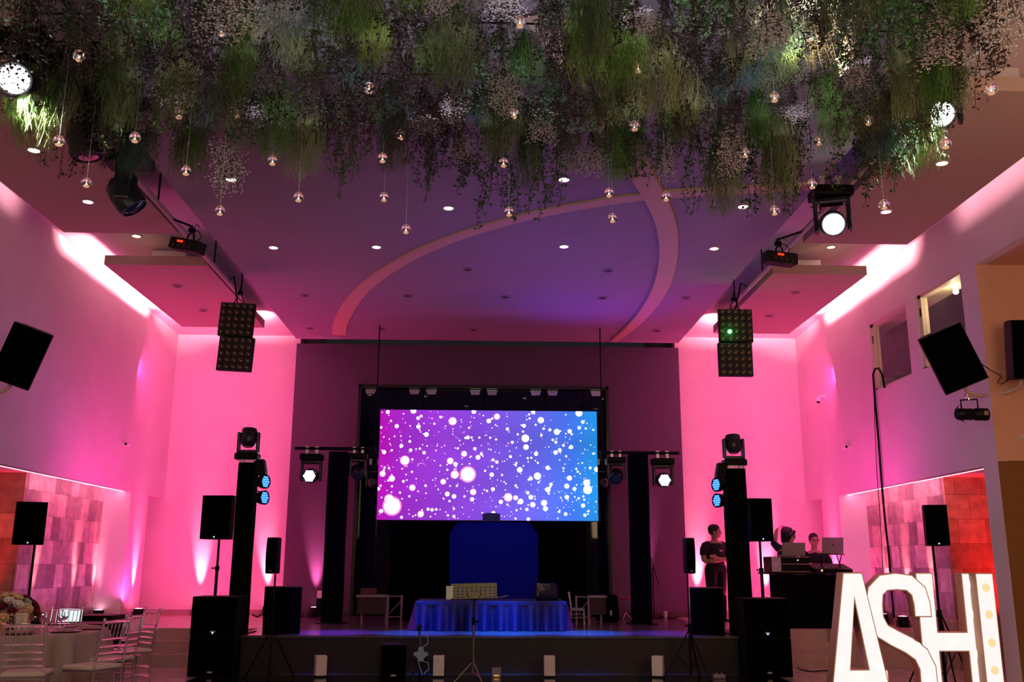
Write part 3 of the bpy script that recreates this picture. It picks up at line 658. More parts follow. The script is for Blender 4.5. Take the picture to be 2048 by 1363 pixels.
def stand_pole(name,loc,z0,z1,label,tripod=0,group=None,r=.017,zleg=.5,rz=0):
    o=empty(name,loc,rz,label,'speaker stand' if 'speaker' in name else 'stand',group)
    b=MB(); b.tube([(0,0,z0),(0,0,(z0+z1)/2)],r*1.25,10); b.build('lower_tube','black_metal',o,50)
    b=MB(); b.tube([(0,0,(z0+z1)/2),(0,0,z1)],r,10); b.build('upper_tube','black_metal',o,50)
    b=MB(); zc=(z0+z1)/2; b.tube([(0,0,zc-.04),(0,0,zc+.02)],r*1.9,10); b.tube([(0,0,zc-.01),(-.05,-.02,zc-.01)],.008,6); b.ball((-.06,-.02,zc-.01),.014,8); b.build('clamp_knob','black_plastic',o,50)
    if tripod:
        b=MB(); b.tube([(0,0,zleg-.03),(0,0,zleg+.03)],r*1.8,10); b.build('collar','black_plastic',o,50)
        for k in range(3):
            a=R(-90+120*k+20); b=MB(); b.tube([(r*math.cos(a),r*math.sin(a),zleg),(tripod*math.cos(a),tripod*math.sin(a),.015)],.011,8); L_=b.build('leg','black_metal',o,50)
            b=MB(); b.tube([(tripod*.5*math.cos(a),tripod*.5*math.sin(a),zleg*.51),(0,0,.12)],.006,6); b.build('brace','black_metal',L_)
            b=MB(); b.ball((tripod*math.cos(a),tripod*math.sin(a),.018),.018,8); b.build('rubber_foot','black_plastic',L_)
    return o
# subwoofer stacks in front of the stage
def pxw(x,y,Y): return at(x,y,Y=Y).x
for s,(xa,xb_) in ((-1,(378,470)),(1,(1489,1583))):
    x0,x1=pxw(xa,1280,13.35),pxw(xb_,1280,13.35); w=x1-x0; side='left' if s<0 else 'right'
    zt=at(424,1192,Y=13.35).z
    for k in range(2):
        o=cabinet('subwoofer',w,zt/2-.004,.55,('lower' if k==0 else 'upper')+' black subwoofer of the stack at the '+side+' end of the stage front','subwoofers')
        rigid(o,((x0+x1)/2,13.35,k*(zt/2)+.003))
    b=MB(); b.ball((0,-.012,.04),.008,8); b.build('power_led',emis('power_led_blue',(.1,.4,1),25),[c for c in S.objects if c.name.startswith('subwoofer')][-1])
    # pole + top speaker
    sp=(404,459,990,1078) if s<0 else (1499,1549,996,1082)
    Yt=13.6; a=at(sp[0],sp[2],Y=Yt); c=at(sp[1],sp[3],Y=Yt)
    ph=a.z-c.z; pw_=c.x-a.x; px=((429,1180) if s<0 else (1527,1180)); X=pxw(px[0],px[1],Yt)
    o=stand_pole('speaker_pole',(X,Yt+.05,zt),0.0,c.z-zt,'black pole between the '+side+' subwoofer stack and its top speaker')
    o=cabinet('loudspeaker',pw_,ph,.32,'black loudspeaker on the pole above the '+side+' subwoofer stack','loudspeakers on poles',badge=False); power_led(o,0,.03)
    rigid(o,((a.x+c.x)/2+.0,Yt,c.z+.003),R(-6 if s<0 else 4))
# subwoofers on the stage
for s,(xa,xb_,yt) in ((-1,(526,600,1173)),(1,(1383,1449,1175))):
    Yq=13.88; x0,x1=pxw(xa,1200,Yq),pxw(xb_,1200,Yq); h=at(xa,yt,Y=Yq).z-ZS; side='left' if s<0 else 'right'
    o=cabinet('subwoofer',x1-x0,h,.62,'single black subwoofer standing on the '+side+' corner of the stage, blue light on its side','subwoofers',badge=False); rigid(o,((x0+x1)/2+.02*s*-1,Yq,ZS+.002),R(-16)*s*-1 if False else R(12)*s*-1)
# line array columns on tripods
for s,(xa,xb_,y0,y1,px) in ((-1,(534,553,1074,1147,542)),(1,(1371,1392,1075,1147,1381))):
    side='left' if s<0 else 'right'; Yq=13.0; a=at(xa,y0,Y=Yq); c=at(xb_,y1,Y=Yq); X=pxw(px,1250,Yq)
    o=stand_pole('speaker_stand',(X,Yq+.08,0),.03,c.z,'thin black tripod stand under the slim column speaker, '+side+' of the stage front',tripod=.36,r=.012,zleg=.62,rz=R(10)*s)
    sp=empty('column_speaker',((a.x+c.x)/2,Yq,c.z+.002),R(5)*s,'slim curved black column speaker on a tripod, '+side+' of the stage front','speaker','slim column speakers')
    hh=a.z-c.z; hw=(c.x-a.x)/2
    b=MB(); b.rbox(-hw,hw,0,.16,0,hh,.015); b.build('cabinet','black_plastic',sp)
    b=MB(); vs=[];fs=[]
    for i in range(9):
        z=.01+(hh-.02)*i/8; yy=-.02-.025*math.sin(PI*i/8); vs+=[(-hw+.01,yy,z),(hw-.01,yy,z),(hw-.01,.002,z),(-hw+.01,.002,z)]
    for i in range(8):
        for j in range(4): fs.append((i*4+j,i*4+(j+1)%4,i*4+4+(j+1)%4,i*4+4+j))
    fs+=[(0,1,2,3),(35,34,33,32)]
    b.add(vs,fs); b.build('grille','speaker_grille',sp)
    b=MB(); b.box(-.02,.02,-.03,-.022,.03,.042); b.build('badge',mat('badge_grey'),sp)
# side speakers on stands at the stone walls
for s,(xa,xb_,y0,y1,px,py) in ((-1,(36,84,1003,1089,60,1150)),(1,(1849,1900,1009,1091,1872,1150))):
    side='left' if s<0 else 'right'; Yq=12.7 if s<0 else 12.2; a=at(xa,y0,Y=Yq); c=at(xb_,y1,Y=Yq); X=(pxw(62,1092,Yq) if s<0 else pxw(1873,1092,Yq))
    o=stand_pole('speaker_stand',(X,Yq+.1,0),.03,c.z,'black tripod stand of the speaker at the '+side+' stone wall',tripod=.45,r=.017,zleg=.9)
    o=cabinet('loudspeaker',(c.x-a.x),a.z-c.z,.33,'black loudspeaker on a tall stand before the '+side+' stone wall','loudspeakers on poles',badge=False); power_led(o,.0,.025)
    rigid(o,((a.x+c.x)/2,Yq,c.z+.003),R(22 if s<0 else -14))
# tilted wall speakers
def wall_speaker(c,w,h,d,rot,label,wall,pts):
    o=cabinet('wall_speaker',w,h,d,label,'loudspeakers on wall brackets',badge=False)
    o.rotation_euler=rot; 
    m4=Euler(rot).to_matrix(); o.location=Vector(c)-m4@Vector((0,d/2,h/2))
    bpy.context.view_layer.update(); inv=o.matrix_world.inverted()
    b=MB(); b.tube([inv@Vector(p) for p in pts],.022,10); b.build('bracket',mat('beige_tube',(.72,.6,.48),.4),o,60)
    return o
c=at(46,711,Y=10.6); wall_speaker((c.x,10.6,c.z),.42,.66,.36,(R(14),R(17),R(24)),'black loudspeaker tilted out from the left wall on a curved tube','l',[at(22,756,Y=10.62),at(20,772,Y=10.64),at(8,782,Y=10.7),Vector((XL,10.8,at(-4,786,Y=10.8).z))])
c=at(1902,716,Y=10.9); wall_speaker((c.x,10.9,c.z),.50,.72,.38,(R(14),R(-21),R(-24)),'large black loudspeaker tilted in front of the second upper window','r',[at(1924,758,Y=11.0),at(1934,784,Y=11.05),at(1955,791,Y=11.2),Vector((XR,11.9,at(1990,790,Y=11.9).z))])
# carrier pole bridging the fixtures on the right wall
c=at(2046,700,Y=11.3); wall_speaker((c.x,11.3,c.z),.42,.72,.36,(R(8),0,R(-4)),'black loudspeaker on the cream recess wall, cut by the picture edge','r',[at(2044,757,Y=11.4),at(2040,772,Y=11.5),at(2015,784,Y=11.7),Vector((at(2000,786,Y=YO).x,YO,at(2000,786,Y=YO).z))])
# hanging lamp fixture under the right speaker bracket
p=at(1944,828,Y=11.0)
o=empty('wash_light',p,0,'black barrel wash light on a yoke hanging below the right wall speaker','stage light')
b=MB(); b.lathe([(.0,-.19),(.055,-.19),(.07,-.17),(.07,.0),(.06,.02),(.075,.04),(.075,.18),(.06,.19),(0,.185)],axis='x',n=18); b.build('housing','black_metal',o,40)
b=MB(); b.tube([(-.12,-.0,.02),(-.12,0,.17),(.08,0,.18),(.08,0,.02)],.011,6); b.build('yoke','black_metal',o)
b=MB(); b.tube([(-.02,0,.17),(-.02,0,.235)],.014,8); b.rbox(-.05,.01,-.02,.02,.20,.25,.005); b.build('clamp','chrome',o)
b=MB(); b.tube([(-.15,0,.1),(-.2,0,.05),(-.19,0,-.05),(-.1,.0,-.09)],.006,6); b.build('cable','black_plastic',o)
b=MB(); b.box(.11,.16,-.078,-.074,-.02,.03); b.build('label_plate',mat('label_plate',(.4,.2,.15),.5),o)
# ---------------------------------------------------------------- monitor speaker, cubes, stands in front of the stage
a=at(763,1290,Y=12.95); c=at(812,1350,Y=12.95)
o=cabinet('stage_monitor',c.x-a.x,a.z-.002,.55,'low black monitor speaker on the floor beside the electric violin','subwoofers'); rigid(o,((a.x+c.x)/2,12.95,.008),R(9)); o['category']='speaker'
cub=None
for i,(xa,xb_,y0,y1,rz,lab) in enumerate(((628,650,1312,1351,20,'white light cube farthest left at the foot of the stage'),(865,889,1314,1351,0,'white light cube beside the electric violin'),(1087,1112,1314,1351,0,'white light cube between music stand and centre right of the stage'),(1306,1330,1312,1351,-20,'white light cube farthest right at the foot of the stage'))):
    Yq=13.25; x0,x1=pxw(xa,1330,Yq),pxw(xb_,1330,Yq); h=at(xa,y0,Y=Yq).z; w_=x1-x0
    if cub is None:
        cub=empty('white_cube',(0,0,0),0,lab,'cube','white cubes along the stage front'); b=MB(); b.rbox(-w_/2,w_/2,-w_/2,w_/2,.02,h,.006); b.build('shell',mat('matt_white',(.80,.70,.66),.6),cub)
        b=MB(); b.box(-w_/2+.01,w_/2-.01,-w_/2+.01,w_/2-.01,0,.02); b.build('foot','black_plastic',cub); o=cub
    else: o=copy_tree(cub)
    rigid(o,((x0+x1)/2,Yq+.08,.007),R(rz),label=lab)
p=at(993,1342,Y=13.3); o=empty('lantern_box',(p.x,13.35,.007),0,'small grey box with an amber lit slot between two white cubes','lantern')
b=MB(); b.rbox(-.062,.062,-.06,.06,0,.12,.006); b.build('housing',mat('grey_box',(.25,.2,.24),.5),o)
b=MB(); b.box(-.035,.035,-.063,-.06,.01,.035); b.build('lit_slot',emis('amber_slot',(1,.45,.12),.5),o)
p=at(1437,1340,Y=13.2); b=MB(); b.rbox(-.08,.08,-.05,.05,0,.05,.012); b.ball((-.03,0,.05),.02,8); b.ball((.04,0,.05),.018,8); o=b.build('cable_box',mat('pale_grey_box',(.3,.22,.25),.5),None,40); o.location=(p.x,13.2,.007); tag(o,'small pale cable box on the dark floor near the slim column speaker stand','box')
# music stand
p=at(947,1360,Z=0); o=empty('music_stand',(p.x,12.0,.007),0,'music stand with perforated desk and a white page','music stand')
zt=at(945,1196,Y=12.0).z
b=MB(); b.tube([(0,0,.18),(0,0,.8)],.016,10); b.build('lower_tube',mat('brushed_pole',(.25,.22,.2),.3,metal=.9),o,50)
b=MB(); b.tube([(0,0,.78),(0,0,zt)],.011,10); b.build('upper_tube','black_metal',o,50)
b=MB(); b.tube([(0,0,.74),(0,0,.82)],.026,10); b.ball((.045,0,.78),.016,8); b.tube([(0,0,.78),(.045,0,.78)],.007,6); b.build('clamp_knob','black_plastic',o,50)
for k in range(3):
    a=R(-90+120*k+30); b=MB(); b.tube([(.02*math.cos(a),.02*math.sin(a),.30),(.29*math.cos(a),.29*math.sin(a),.012)],.010,8); b.tube([(.15*math.cos(a),.15*math.sin(a),.16),(0,0,.19)],.006,6)
    l_=b.build('leg',mat('brushed_pole'),o,50); b=MB(); b.ball((.29*math.cos(a),.29*math.sin(a),.013),.014,8); b.build('rubber_foot','black_plastic',l_)
dk=empty('desk',(0,0,zt),0); dk.parent=o; dk.rotation_euler=(R(-18),R(-1.5),0)
Wd,Hd=.56,.19; b=MB(); nx,nz=9,6
# perforated plate: cells with slots
xs=[-Wd/2]; zs=[-.02]
cols=10; rows=5
def plate_cells():
    cx=Wd/cols; cz=Hd/rows
    for i in range(cols):
        for j in range(rows):
            x0=-Wd/2+i*cx; z0=-.01+j*cz; sx=cx*.30; sz=cz*.36
            if 3<=i<=6 and j<2: sx=sz=0
            if j==rows-1: sx=sz=0
            if sx==0: b.add([(x0,0,z0),(x0+cx,0,z0),(x0+cx,0,z0+cz),(x0,0,z0+cz)],[(0,1,2,3)]); continue
            o_=[(x0,0,z0),(x0+cx,0,z0),(x0+cx,0,z0+cz),(x0,0,z0+cz)]; i_=[(x0+sx,0,z0+sz),(x0+cx-sx,0,z0+sz),(x0+cx-sx,0,z0+cz-sz),(x0+sx,0,z0+cz-sz)]
            b.add(o_+i_,[(0,1,5,4),(1,2,6,5),(2,3,7,6),(3,0,4,7)])
plate_cells()
pl=b.build('perforated_plate',mat('olive_metal',(.26,.25,.13),.5),dk,recalc=False); md=pl.modifiers.new('t','SOLIDIFY'); md.thickness=.003
b=MB(); b.box(-Wd/2,Wd/2,-.05,0,-.022,-.012); b.build('ledge',mat('olive_metal'),dk)
b=MB(); 
for sg in (-1,1): b.tube([(0,.01,-.03),(sg*.06,.01,.0),(sg*.09,.01,.05),(sg*.07,.01,.065)],.012,8)
b.build('support_bracket','black_metal',dk,50)
b=MB(); b.box(-.34,-.255,-.01,-.006,-.015,.15); pg=b.build('sheet',mat('white_page',(.75,.85,.72),.8),dk)
b=MB(); b.tube([(.28,-.02,-.01),(.42,-.02,.012)],.004,6); tag(b.build('baton',mat('pale_wood',(.5,.4,.3),.5),dk))
# electric violin on its stand
p=at(841,1333,Y=13.1); o=empty('electric_violin',(p.x,13.1,.007),R(6),'skeleton electric violin upright on a small stand, lit blue','violin')
vm=mat('blue_grey_lacquer',(.28,.42,.6),.25)
b=MB(); b.prism([(-.03,.22),(.03,.22),(.05,.27),(.10,.30),(.09,.33),(.04,.34),(.03,.40),(-.03,.40),(-.04,.34),(-.09,.33),(-.10,.30),(-.05,.27)],-.02,.02); b.build('body',vm,o)
b=MB(); b.tube([(0,0,.38),(-.03,0,.62)],[.02,.016],8); b.build('neck',mat('dark_ebony',(.05,.08,.16),.3),o,50)
b=MB(); b.rbox(-.055,-.01,-.02,.02,.60,.68,.01); 
for k in range(4): b.tube([(-.07,0,.615+.016*k),(.01,0,.615+.016*k)],.005,6)
b.build('scroll_and_pegs','black_plastic',o,50)
for nm,P in (('upper_frame',[(.03,0,.40),(.09,0,.44),(.085,0,.52),(.03,0,.56)]),('lower_frame',[(.03,0,.22),(.10,0,.20),(.11,0,.12),(.05,0,.07)]),('chin_rest',[(-.03,0,.22),(0,0,.12),(.02,0,.06)])):
    b=MB(); b.tube(P,.008,6); b.build(nm,vm,o,50)
b=MB(); 
for k in range(3): a=R(90+120*k); b.tube([(0,.05,.2),(.16*math.cos(a),.05+.16*math.sin(a),.0)],.007,6)
b.tube([(0,.05,.1),(0,.05,.36)],.008,6); b.tube([(-.05,-.02,.24),(0,.05,.24),(.05,-.02,.24)],.006,6)
b.build('stand','black_metal',o)
# ---------------------------------------------------------------- truss columns, bar, moving heads
def moving_head(name,label,lit=None,group='moving head lights',pan=0,tilt=0,s=1,parent_bar=True,lens_e=30,hexl=False,inv=False):
    """origin at the base plate; head hangs below (z negative) unless inv"""
    o=empty(name,(0,0,0),0,label,'moving light',group); k=-1 if not inv else 1
    b=MB(); b.rbox(-.16,.16,-.12,.12,min(0,k*.09),max(0,k*.09),.02); b.v=[(x*(1-.0),y,z) for x,y,z in b.v]; b.build('base','black_plastic',o)
    if not inv:
        for x in (-.07,.07):
            b=MB(); b.rbox(x-.022,x+.022,-.02,.02,.0,.10,.005); b.rbox(x-.03,x+.03,-.025,.025,.095,.115,.004); b.build('clamp',mat('clamp_steel',(.6,.58,.6),.35,metal=.7),o)
    y=empty('yoke_pivot',(0,0,k*.09),pan); y.parent=o; y.name='yoke'
    b=MB(); b.rbox(-.11,.11,-.06,.06,min(0,k*.05),max(0,k*.05),.015)
    for x in (-.15,.115): b.rbox(x,x+.035,-.055,.055,min(k*.02,k*.30),max(k*.02,k*.30),.014)
    b.rbox(-.15,.15,-.055,.055,min(0,k*.05),max(0,k*.05),.015)
    b.build('arms',mat('black_plastic_sheen',(.012,.014,.02),.3),y)
    h=empty('head',(0,0,k*.22),0); h.parent=y; h.rotation_euler=(tilt,0,0)
    b=MB(); b.lathe([(0,.13),(.06,.13),(.10,.09),(.112,.0),(.108,-.10),(.10,-.13),(.092,-.13),(.09,-.115),(0,-.115)],n=20,axis='y'); b.build('barrel',mat('black_plastic_sheen'),h,40)
    b=MB()
    if hexl:
        for i in range(-2,3):
            for j in range(-2,3):
                if abs(i+j)>2: continue
                x=(i+j*.5)*.034; z=j*.0295; n=10; b.add([(x+.0165*math.cos(2*PI*t/n),-.118,z+.0165*math.sin(2*PI*t/n)) for t in range(n)],[tuple(range(n))])
    else: b.lathe([(0,-.1185),(.085,-.1185),(.06,-.130),(0,-.134)],n=20,axis='y')
    b.build('lens',lit if lit else mat('dark_lens',(.02,.04,.12),.05,spec=1),h)
    return o
zbar=at(976,899,Y=16.35).z+.0
xbl,xbr=pxw(590,897,16.35),pxw(1358,903,16.35)
b=MB(); b.tube([(xbl,16.35,zbar),(pxw(752,897,16.35),16.35,zbar)],.03,10); o=b.build('light_bar','black_metal',smooth=50); tag(o,'black horizontal pipe on the pillar left of the led wall','pipe','horizontal light pipes')
b=MB(); b.tube([(pxw(1200,903,16.35),16.35,zbar-.03),(xbr,16.35,zbar-.03)],.03,10); o=b.build('light_bar','black_metal',smooth=50); tag(o,'black horizontal pipe on the pillar right of the led wall','pipe','horizontal light pipes')
for s,(xa,xb_) in ((-1,(651,688)),(1,(1262,1298))):
    Yq=16.5; x0,x1=pxw(xa,1100,Yq),pxw(xb_,1100,Yq); side='left' if s<0 else 'right'
    o=empty('draped_pillar',((x0+x1)/2,Yq,ZS),0,'black cloth covered pillar '+side+' of the led wall','pillar','cloth covered pillars')
    hw=(x1-x0)/2; zt=zbar-.05-ZS; b=MB(); n=64; vs=[];fs=[]
    for k in range(10):
        for j in range(n):
            q_=j/n*4; e_=int(q_); f=q_-e_; cx=[(-1,-1),(1,-1),(1,1),(-1,1)]; p=cx[e_]; q2=cx[(e_+1)%4]; rr_=hw*(1+.03*math.sin(j*1.9)+ .015*math.sin(k*1.3+j))
            vs.append(((p[0]+(q2[0]-p[0])*f)*rr_,(p[1]+(q2[1]-p[1])*f)*rr_,zt*k/9))
    for k in range(9):
        for j in range(n): fs.append((k*n+j,k*n+(j+1)%n,(k+1)*n+(j+1)%n,(k+1)*n+j))
    fs.append(tuple(9*n+j for j in range(n)))
    b.add(vs,fs); b.build('cloth',mat('pillar_cloth',(.003,.003,.010),.95,spec=.05),o,50,recalc=False)
    b=MB(); b.rbox(-hw-.08,hw+.08,-hw-.08,hw+.08,.0,.02,.004); b.build('base_plate','black_metal',o)
litw=emis('cold_white_led',(.75,.85,1),40)
heads=[(623,zbar,litw,True,0,R(6),'lit white washing head on the far left of the pipe'),(716,zbar,None,False,R(20),R(35),'unlit moving head with blue sheen left of the led wall'),(1232,zbar-.03,None,False,R(-15),R(35),'unlit moving head with blue sheen right of the led wall'),(1325,zbar-.03,litw,True,0,R(6),'lit white washing head on the far right of the pipe')]
for px,z,l_,hx,pan,tl,lab in heads:
    o=moving_head('moving_head',lab,l_,hexl=hx,pan=pan,tilt=tl); rigid(o,(pxw(px,925,16.35),16.35,z-(.1 if hx else .085)),scale=1.18 if hx else 1.0)
for px,lab in ((748,'dark moving head half hidden behind the left edge of the led wall'),(1205,'dark moving head half hidden behind the right edge of the led wall')):
    o=moving_head('moving_head',lab,None,pan=R(180)); rigid(o,(pxw(px,960,17.25),17.25,at(px,930,Y=17.25).z)); 
    b=MB(); b.tube([(0,0,.09),(0,0,ZC-o.location.z)],.012,6); b.build('drop_rod','black_metal',o)
# tall black truss columns with heads and pars
def par(name,label,parent_loc,rz,ry,s=1):
    o=empty(name,parent_loc,0,label,'par light','blue led par lights'); o.rotation_euler=(R(0),ry,rz)
    b=MB(); b.lathe([(0,.11),(.07,.11),(.10,.03),(.105,-.03),(.098,-.03),(.096,-.015),(0,-.015)],axis='y',n=20); b.build('housing','black_plastic',o,40)
    b=MB()
    for i in range(-2,3):
        for j in range(-2,3):
            if abs(i+j)>2: continue
            x=(i+j*.5)*.037; z=j*.032; b.ball((x,-.018,z),.0145,8)
    b.build('led_lenses',emis('blue_led',(.05,.22,1),3),o)
    b=MB(); b.tube([(-.11,0,0),(-.115,.06,.06),(0,.12,.10),(.115,.06,.06),(.11,0,0)],.008,6); b.build('yoke','black_metal',o)
    return o
for s,(xa,xb_,ytop,hx) in ((-1,(468,502,918,492)),(1,(1459,1497,930,1472))):
    Yq=14.1; side='left' if s<0 else 'right'; x0,x1=pxw(xa,1050,Yq),pxw(xb_,1050,Yq); zt=at(xa,ytop,Y=Yq).z; hw=(x1-x0)/2; X=(x0+x1)/2
    zb=ZS
    o=empty('truss_column',(X,Yq+hw,zb),0,'tall truss column in black cloth on the '+side+' side of the stage','column','tall truss columns')
    b=MB(); n=60; vs=[];fs=[]
    for k in range(12):
        for j in range(n):
            q_=j/n*4; e_=int(q_); f=q_-e_; cx=[(-1,-1),(1,-1),(1,1),(-1,1)]; p=cx[e_]; q2=cx[(e_+1)%4]; rr_=hw*(1+.02*math.sin(j*2.1+k))
            vs.append(((p[0]+(q2[0]-p[0])*f)*rr_,(p[1]+(q2[1]-p[1])*f)*rr_,(zt-zb-.05)*k/11))
    for k in range(11):
        for j in range(n): fs.append((k*n+j,k*n+(j+1)%n,(k+1)*n+(j+1)%n,(k+1)*n+j))
    b.add(vs,fs); b.build('cloth','black_fabric',o,50,recalc=False)
    b=MB(); b.rbox(-hw,hw,-hw,hw,zt-zb-.045,zt-zb-.03,.004); b.rbox(-hw,hw,-hw,hw,zt-zb-.012,zt-zb,.004)
    for x in (-hw+.03,hw-.03):
        for y in (-hw+.03,hw-.03): b.tube([(x,y,zt-zb-.04),(x,y,zt-zb-.01)],.015,8)
    b.build('top_plate','chrome',o)
    b=MB(); b.rbox(-hw-.1,hw+.1,-hw-.1,hw+.1,0,.015,.004); b.build('base_plate','black_metal',o)
    m_=moving_head('moving_head','dark moving head standing on top of the '+side+' black column',None,inv=True,pan=0,tilt=R(-100)); rigid(m_,(pxw(hx,900,Yq),Yq+hw,zt+.003),scale=1.06)
    for k,(py,dx) in enumerate(((965,.0),(997,-.03))):
        zz=at(520,py,Y=Yq).z; pp=par('par_light',('upper' if k==0 else 'lower')+' blue par light clamped to the inner side of the '+side+' column',(X-s*(hw+.15+dx*-0),Yq+.02,zz+.02),R(-68)*s*-1 if False else (R(66) if s<0 else R(-66)),R(0))
    b=MB(); b.rbox(-.07,.07,-.09,.09,-.12,.1,.02); b.tube([(0,0,.1),(s*.1,0,.16)],.012,6); o=b.build('strobe_light','black_plastic'); o.location=(X-s*(hw+.075),Yq+.05,at(500,935,Y=Yq).z+.02); o.rotation_euler=(0,R(12)*s,0); tag(o,'small black light clamped near the top of the '+side+' column','stage light')
# led matrix panels hanging from the pipes
def matrix(label):
    o=empty('led_matrix_panel',(0,0,0),0,label,'led panel','square led matrix panels'); s=.262
    b=MB(); b.rbox(-s,s,0,.09,-s,s,.006); b.build('housing',mat('matt_black_housing',(.004,.004,.004),.7),o)
    b=MB(); b2=MB(); b.box(-s+.006,s-.006,-.004,0.001,-s+.006,s-.006)
    for i in range(5):
        for j in range(5):
            x=(i-2)*.104; z=(j-2)*.104; b2.lathe([(.040,-.006),(.044,-.010),(.036,-.008),(.014,-.002),(0,-.002)],(x,-.001,z),n=14,axis='y')
            b2.ball((x,-.010,z),.0085,8,1)
    b.build('face',mat('matt_black_face',(.006,.006,.006),.6),o)
    b2.build('lamp_cells',[mat('brown_reflector',(.06,.035,.02),.3,metal=.3),mat('cell_led',(.6,.45,.3),.3,emit=(1,.6,.35),es=.12)],o)
    return o
mp=matrix('upper square led panel hanging at the left pipe end')
b=MB(); b.tube([(-.08,.05,.26),(-.02,.05,.42),(0.0,.05,.55)],.008,6); b.tube([(.08,.05,.26),(.03,.05,.40),(0,.05,.55)],.008,6); b.rbox(-.04,.04,.02,.08,.40,.46,.01); b.build('hanging_cables','black_plastic',mp)
Yq=14.2
def mpos(x,y): q_=at(x,y,Y=Yq); return (q_.x,Yq,q_.z)
rigid(mp,mpos(472.5,638),rot=(0,R(2.5),0))
def hook(o):
    bpy.context.view_layer.update(); inv=o.matrix_world.inverted(); px_=-3.98 if o.location.x<0 else 4.17
    b=MB(); b.tube([inv@Vector((o.location.x,Yq+.05,o.location.z+.2)),inv@Vector((o.location.x+(px_-o.location.x)*.5,Yq+.05,o.location.z+.7)),inv@Vector((px_,Yq+.05,5.72))],.012,8); b.build('suspension_arm','black_metal',o)
lst=[((470,707),2.5,'lower square led panel hanging at the left pipe end'),((1472,650),0,'upper square led panel at the right pipe end, one green lamp lit'),((1472,718),0,'lower square led panel at the right pipe end')]
for (x,y),ry,lab in lst:
    o=copy_tree(mp); rigid(o,mpos(x,y),rot=(0,R(ry),0),label=lab)
    if 'lower' in lab:
        b=MB(); b.rbox(-.2,-.16,.03,.07,.2,.42,.004); b.rbox(.16,.2,.03,.07,.2,.42,.004); b.box(-.2,.2,.088,.10,-.1,.5); b.build('coupling','black_metal',o)
        for c in list(o.children):
            if c.name.startswith('hanging'): bpy.data.objects.remove(c)
    if 'green' in lab:
        hook(o)
        b=MB(); b.ball((-.104,-.016,-.104),.024,12); b.build('lit_lamp',emis('green_lamp',(.1,1,.25),60),o,60)
        light('POINT','green_glow',(o.location.x-.104,Yq-.12,o.location.z-.104),(0,0,0),1.2,(0,1,.15),o,size=.03)
hook(mp)
# laser fixtures hanging at the pipes
def laser(loc,rz,ry,label,px):
    o=empty('effect_light',loc,0,label,'stage light','black effect lights with red digits',rot=(0,ry,rz))
    b=MB(); b.rbox(-.22,.22,-.10,.14,-.075,.075,.02); b.v=[(x,y*(1-.25*(abs(x)>.18)),z) for x,y,z in b.v]; b.build('housing',mat('matt_black_housing'),o)
    b=MB(); b.box(-.085,-.045,-.104,-.100,.01,.035); b.box(-.04,-.0,-.104,-.100,.01,.035); b.build('digits',emis('red_digits',(1,.03,.01),2.2),o)
    b=MB()
    for k in range(4): b.lathe([(.018,-.0),(.02,-.012),(.0,-.006)],(-.12+.08*k,-.10,-.04),n=10,axis='y')
    b.build('apertures',mat('aperture',(.06,.04,.04),.2),o)
    b=MB(); b.tube([(-.05,.02,.075),(-.04,.02,.14),(.0,.02,.2)],.012,6); b.tube([(.06,.02,.075),(.04,.02,.15),(.0,.02,.2)],.012,6); b.tube([(0,.02,.18),(-.03,.02,.27)],.014,6); b.rbox(-.05,.03,-.01,.05,.18,.24,.01); b.build('bracket','black_metal',o)
    bpy.context.view_layer.update(); inv=o.matrix_world.inverted(); b=MB(); b.tube([(-.03,.02,.26),inv@Vector((-3.98 if loc[0]<0 else 4.17,loc[1]+.02,5.72))],.014,8); b.build('drop_arm','black_metal',o)
    b=MB(); b.tube([(.1,.02,.07),(.16,.02,.15),(.08,.02,.22),(.02,.02,.2)],.006,6); b.tube([(-.02,.02,.2),(.04,.02,.3),(.1,0,.26)],.005,6); b.build('cable','black_plastic',o)
    return o
p=at(374,491,Y=11.5); px_=-3.98; laser(p,R(-18),R(14),'black effect light with red digits hanging from the left pipe, tilted',0)
p=at(1560,517,Y=11.6); laser(p,R(12),R(2),'black effect light with red digits hanging from the right pipe, level',0)
# moving heads in the greenery
def big_head(px,py,Y,tx,ty,tz,lab,lit,e,ang,col=(.85,.9,1),sc=1.25):
    p=at(px,py,Y=Y); o=moving_head('moving_head',lab,lit,sc)
    d=(Vector((tx,ty,tz))-p).normalized()
    # aim: the barrel's lens looks along -y before tilt
    pan=math.atan2(d.x,-d.y); tilt=-math.asin(d.z)
    o.rotation_euler=(0,0,0)
    yk=[c for c in o.children if c.name.startswith('yoke')][0]; hd=[c for c in yk.children if c.name.startswith('head')][0]
    yk.rotation_euler=(0,0,pan); hd.rotation_euler=(-tilt if False else math.asin(-d.z),0,0)
    o.scale=(sc,)*3
    o.location=p-d*.12*sc+Vector((0,0,.31*sc))
    if e: light('SPOT','beam',p+d*.05,p+d*3,e,col,o,size=.06,angle=ang,blend=.5)
    b=MB(); zt_=(ZC if -3.7<p.x<3.9 else 6.1)-o.location.z; b.tube([(0,0,.09),(0,0,(zt_)/sc)],.02,8); b.build('drop_rod','black_metal',o)
    return o
lit2=emis('white_beam_lens',(.9,.95,1),30)
big_head(28,158,6.6,-.5,.5,2.5,'lit moving head shining white at the left end of the greenery',lit2,60,30)
big_head(1882,228,7.6,1,.5,2.2,'lit moving head shining white above a glass globe at the right end of the greenery',lit2,60,30)
big_head(1667,448,9.9,.6,0,1.2,'lit moving head below the right end of the greenery, above the right panel',lit2,60,30,sc=1.35)
big_head(176,312,8.2,-3.2,8.4,3.0,'unlit black moving head pointing down at the left end of the greenery',None,0,30,sc=1.45)
big_head(268,415,8.6,-2.2,8.8,3.2,'unlit black moving head tilted towards the stage, left below the greenery',None,0,30,sc=1.3)
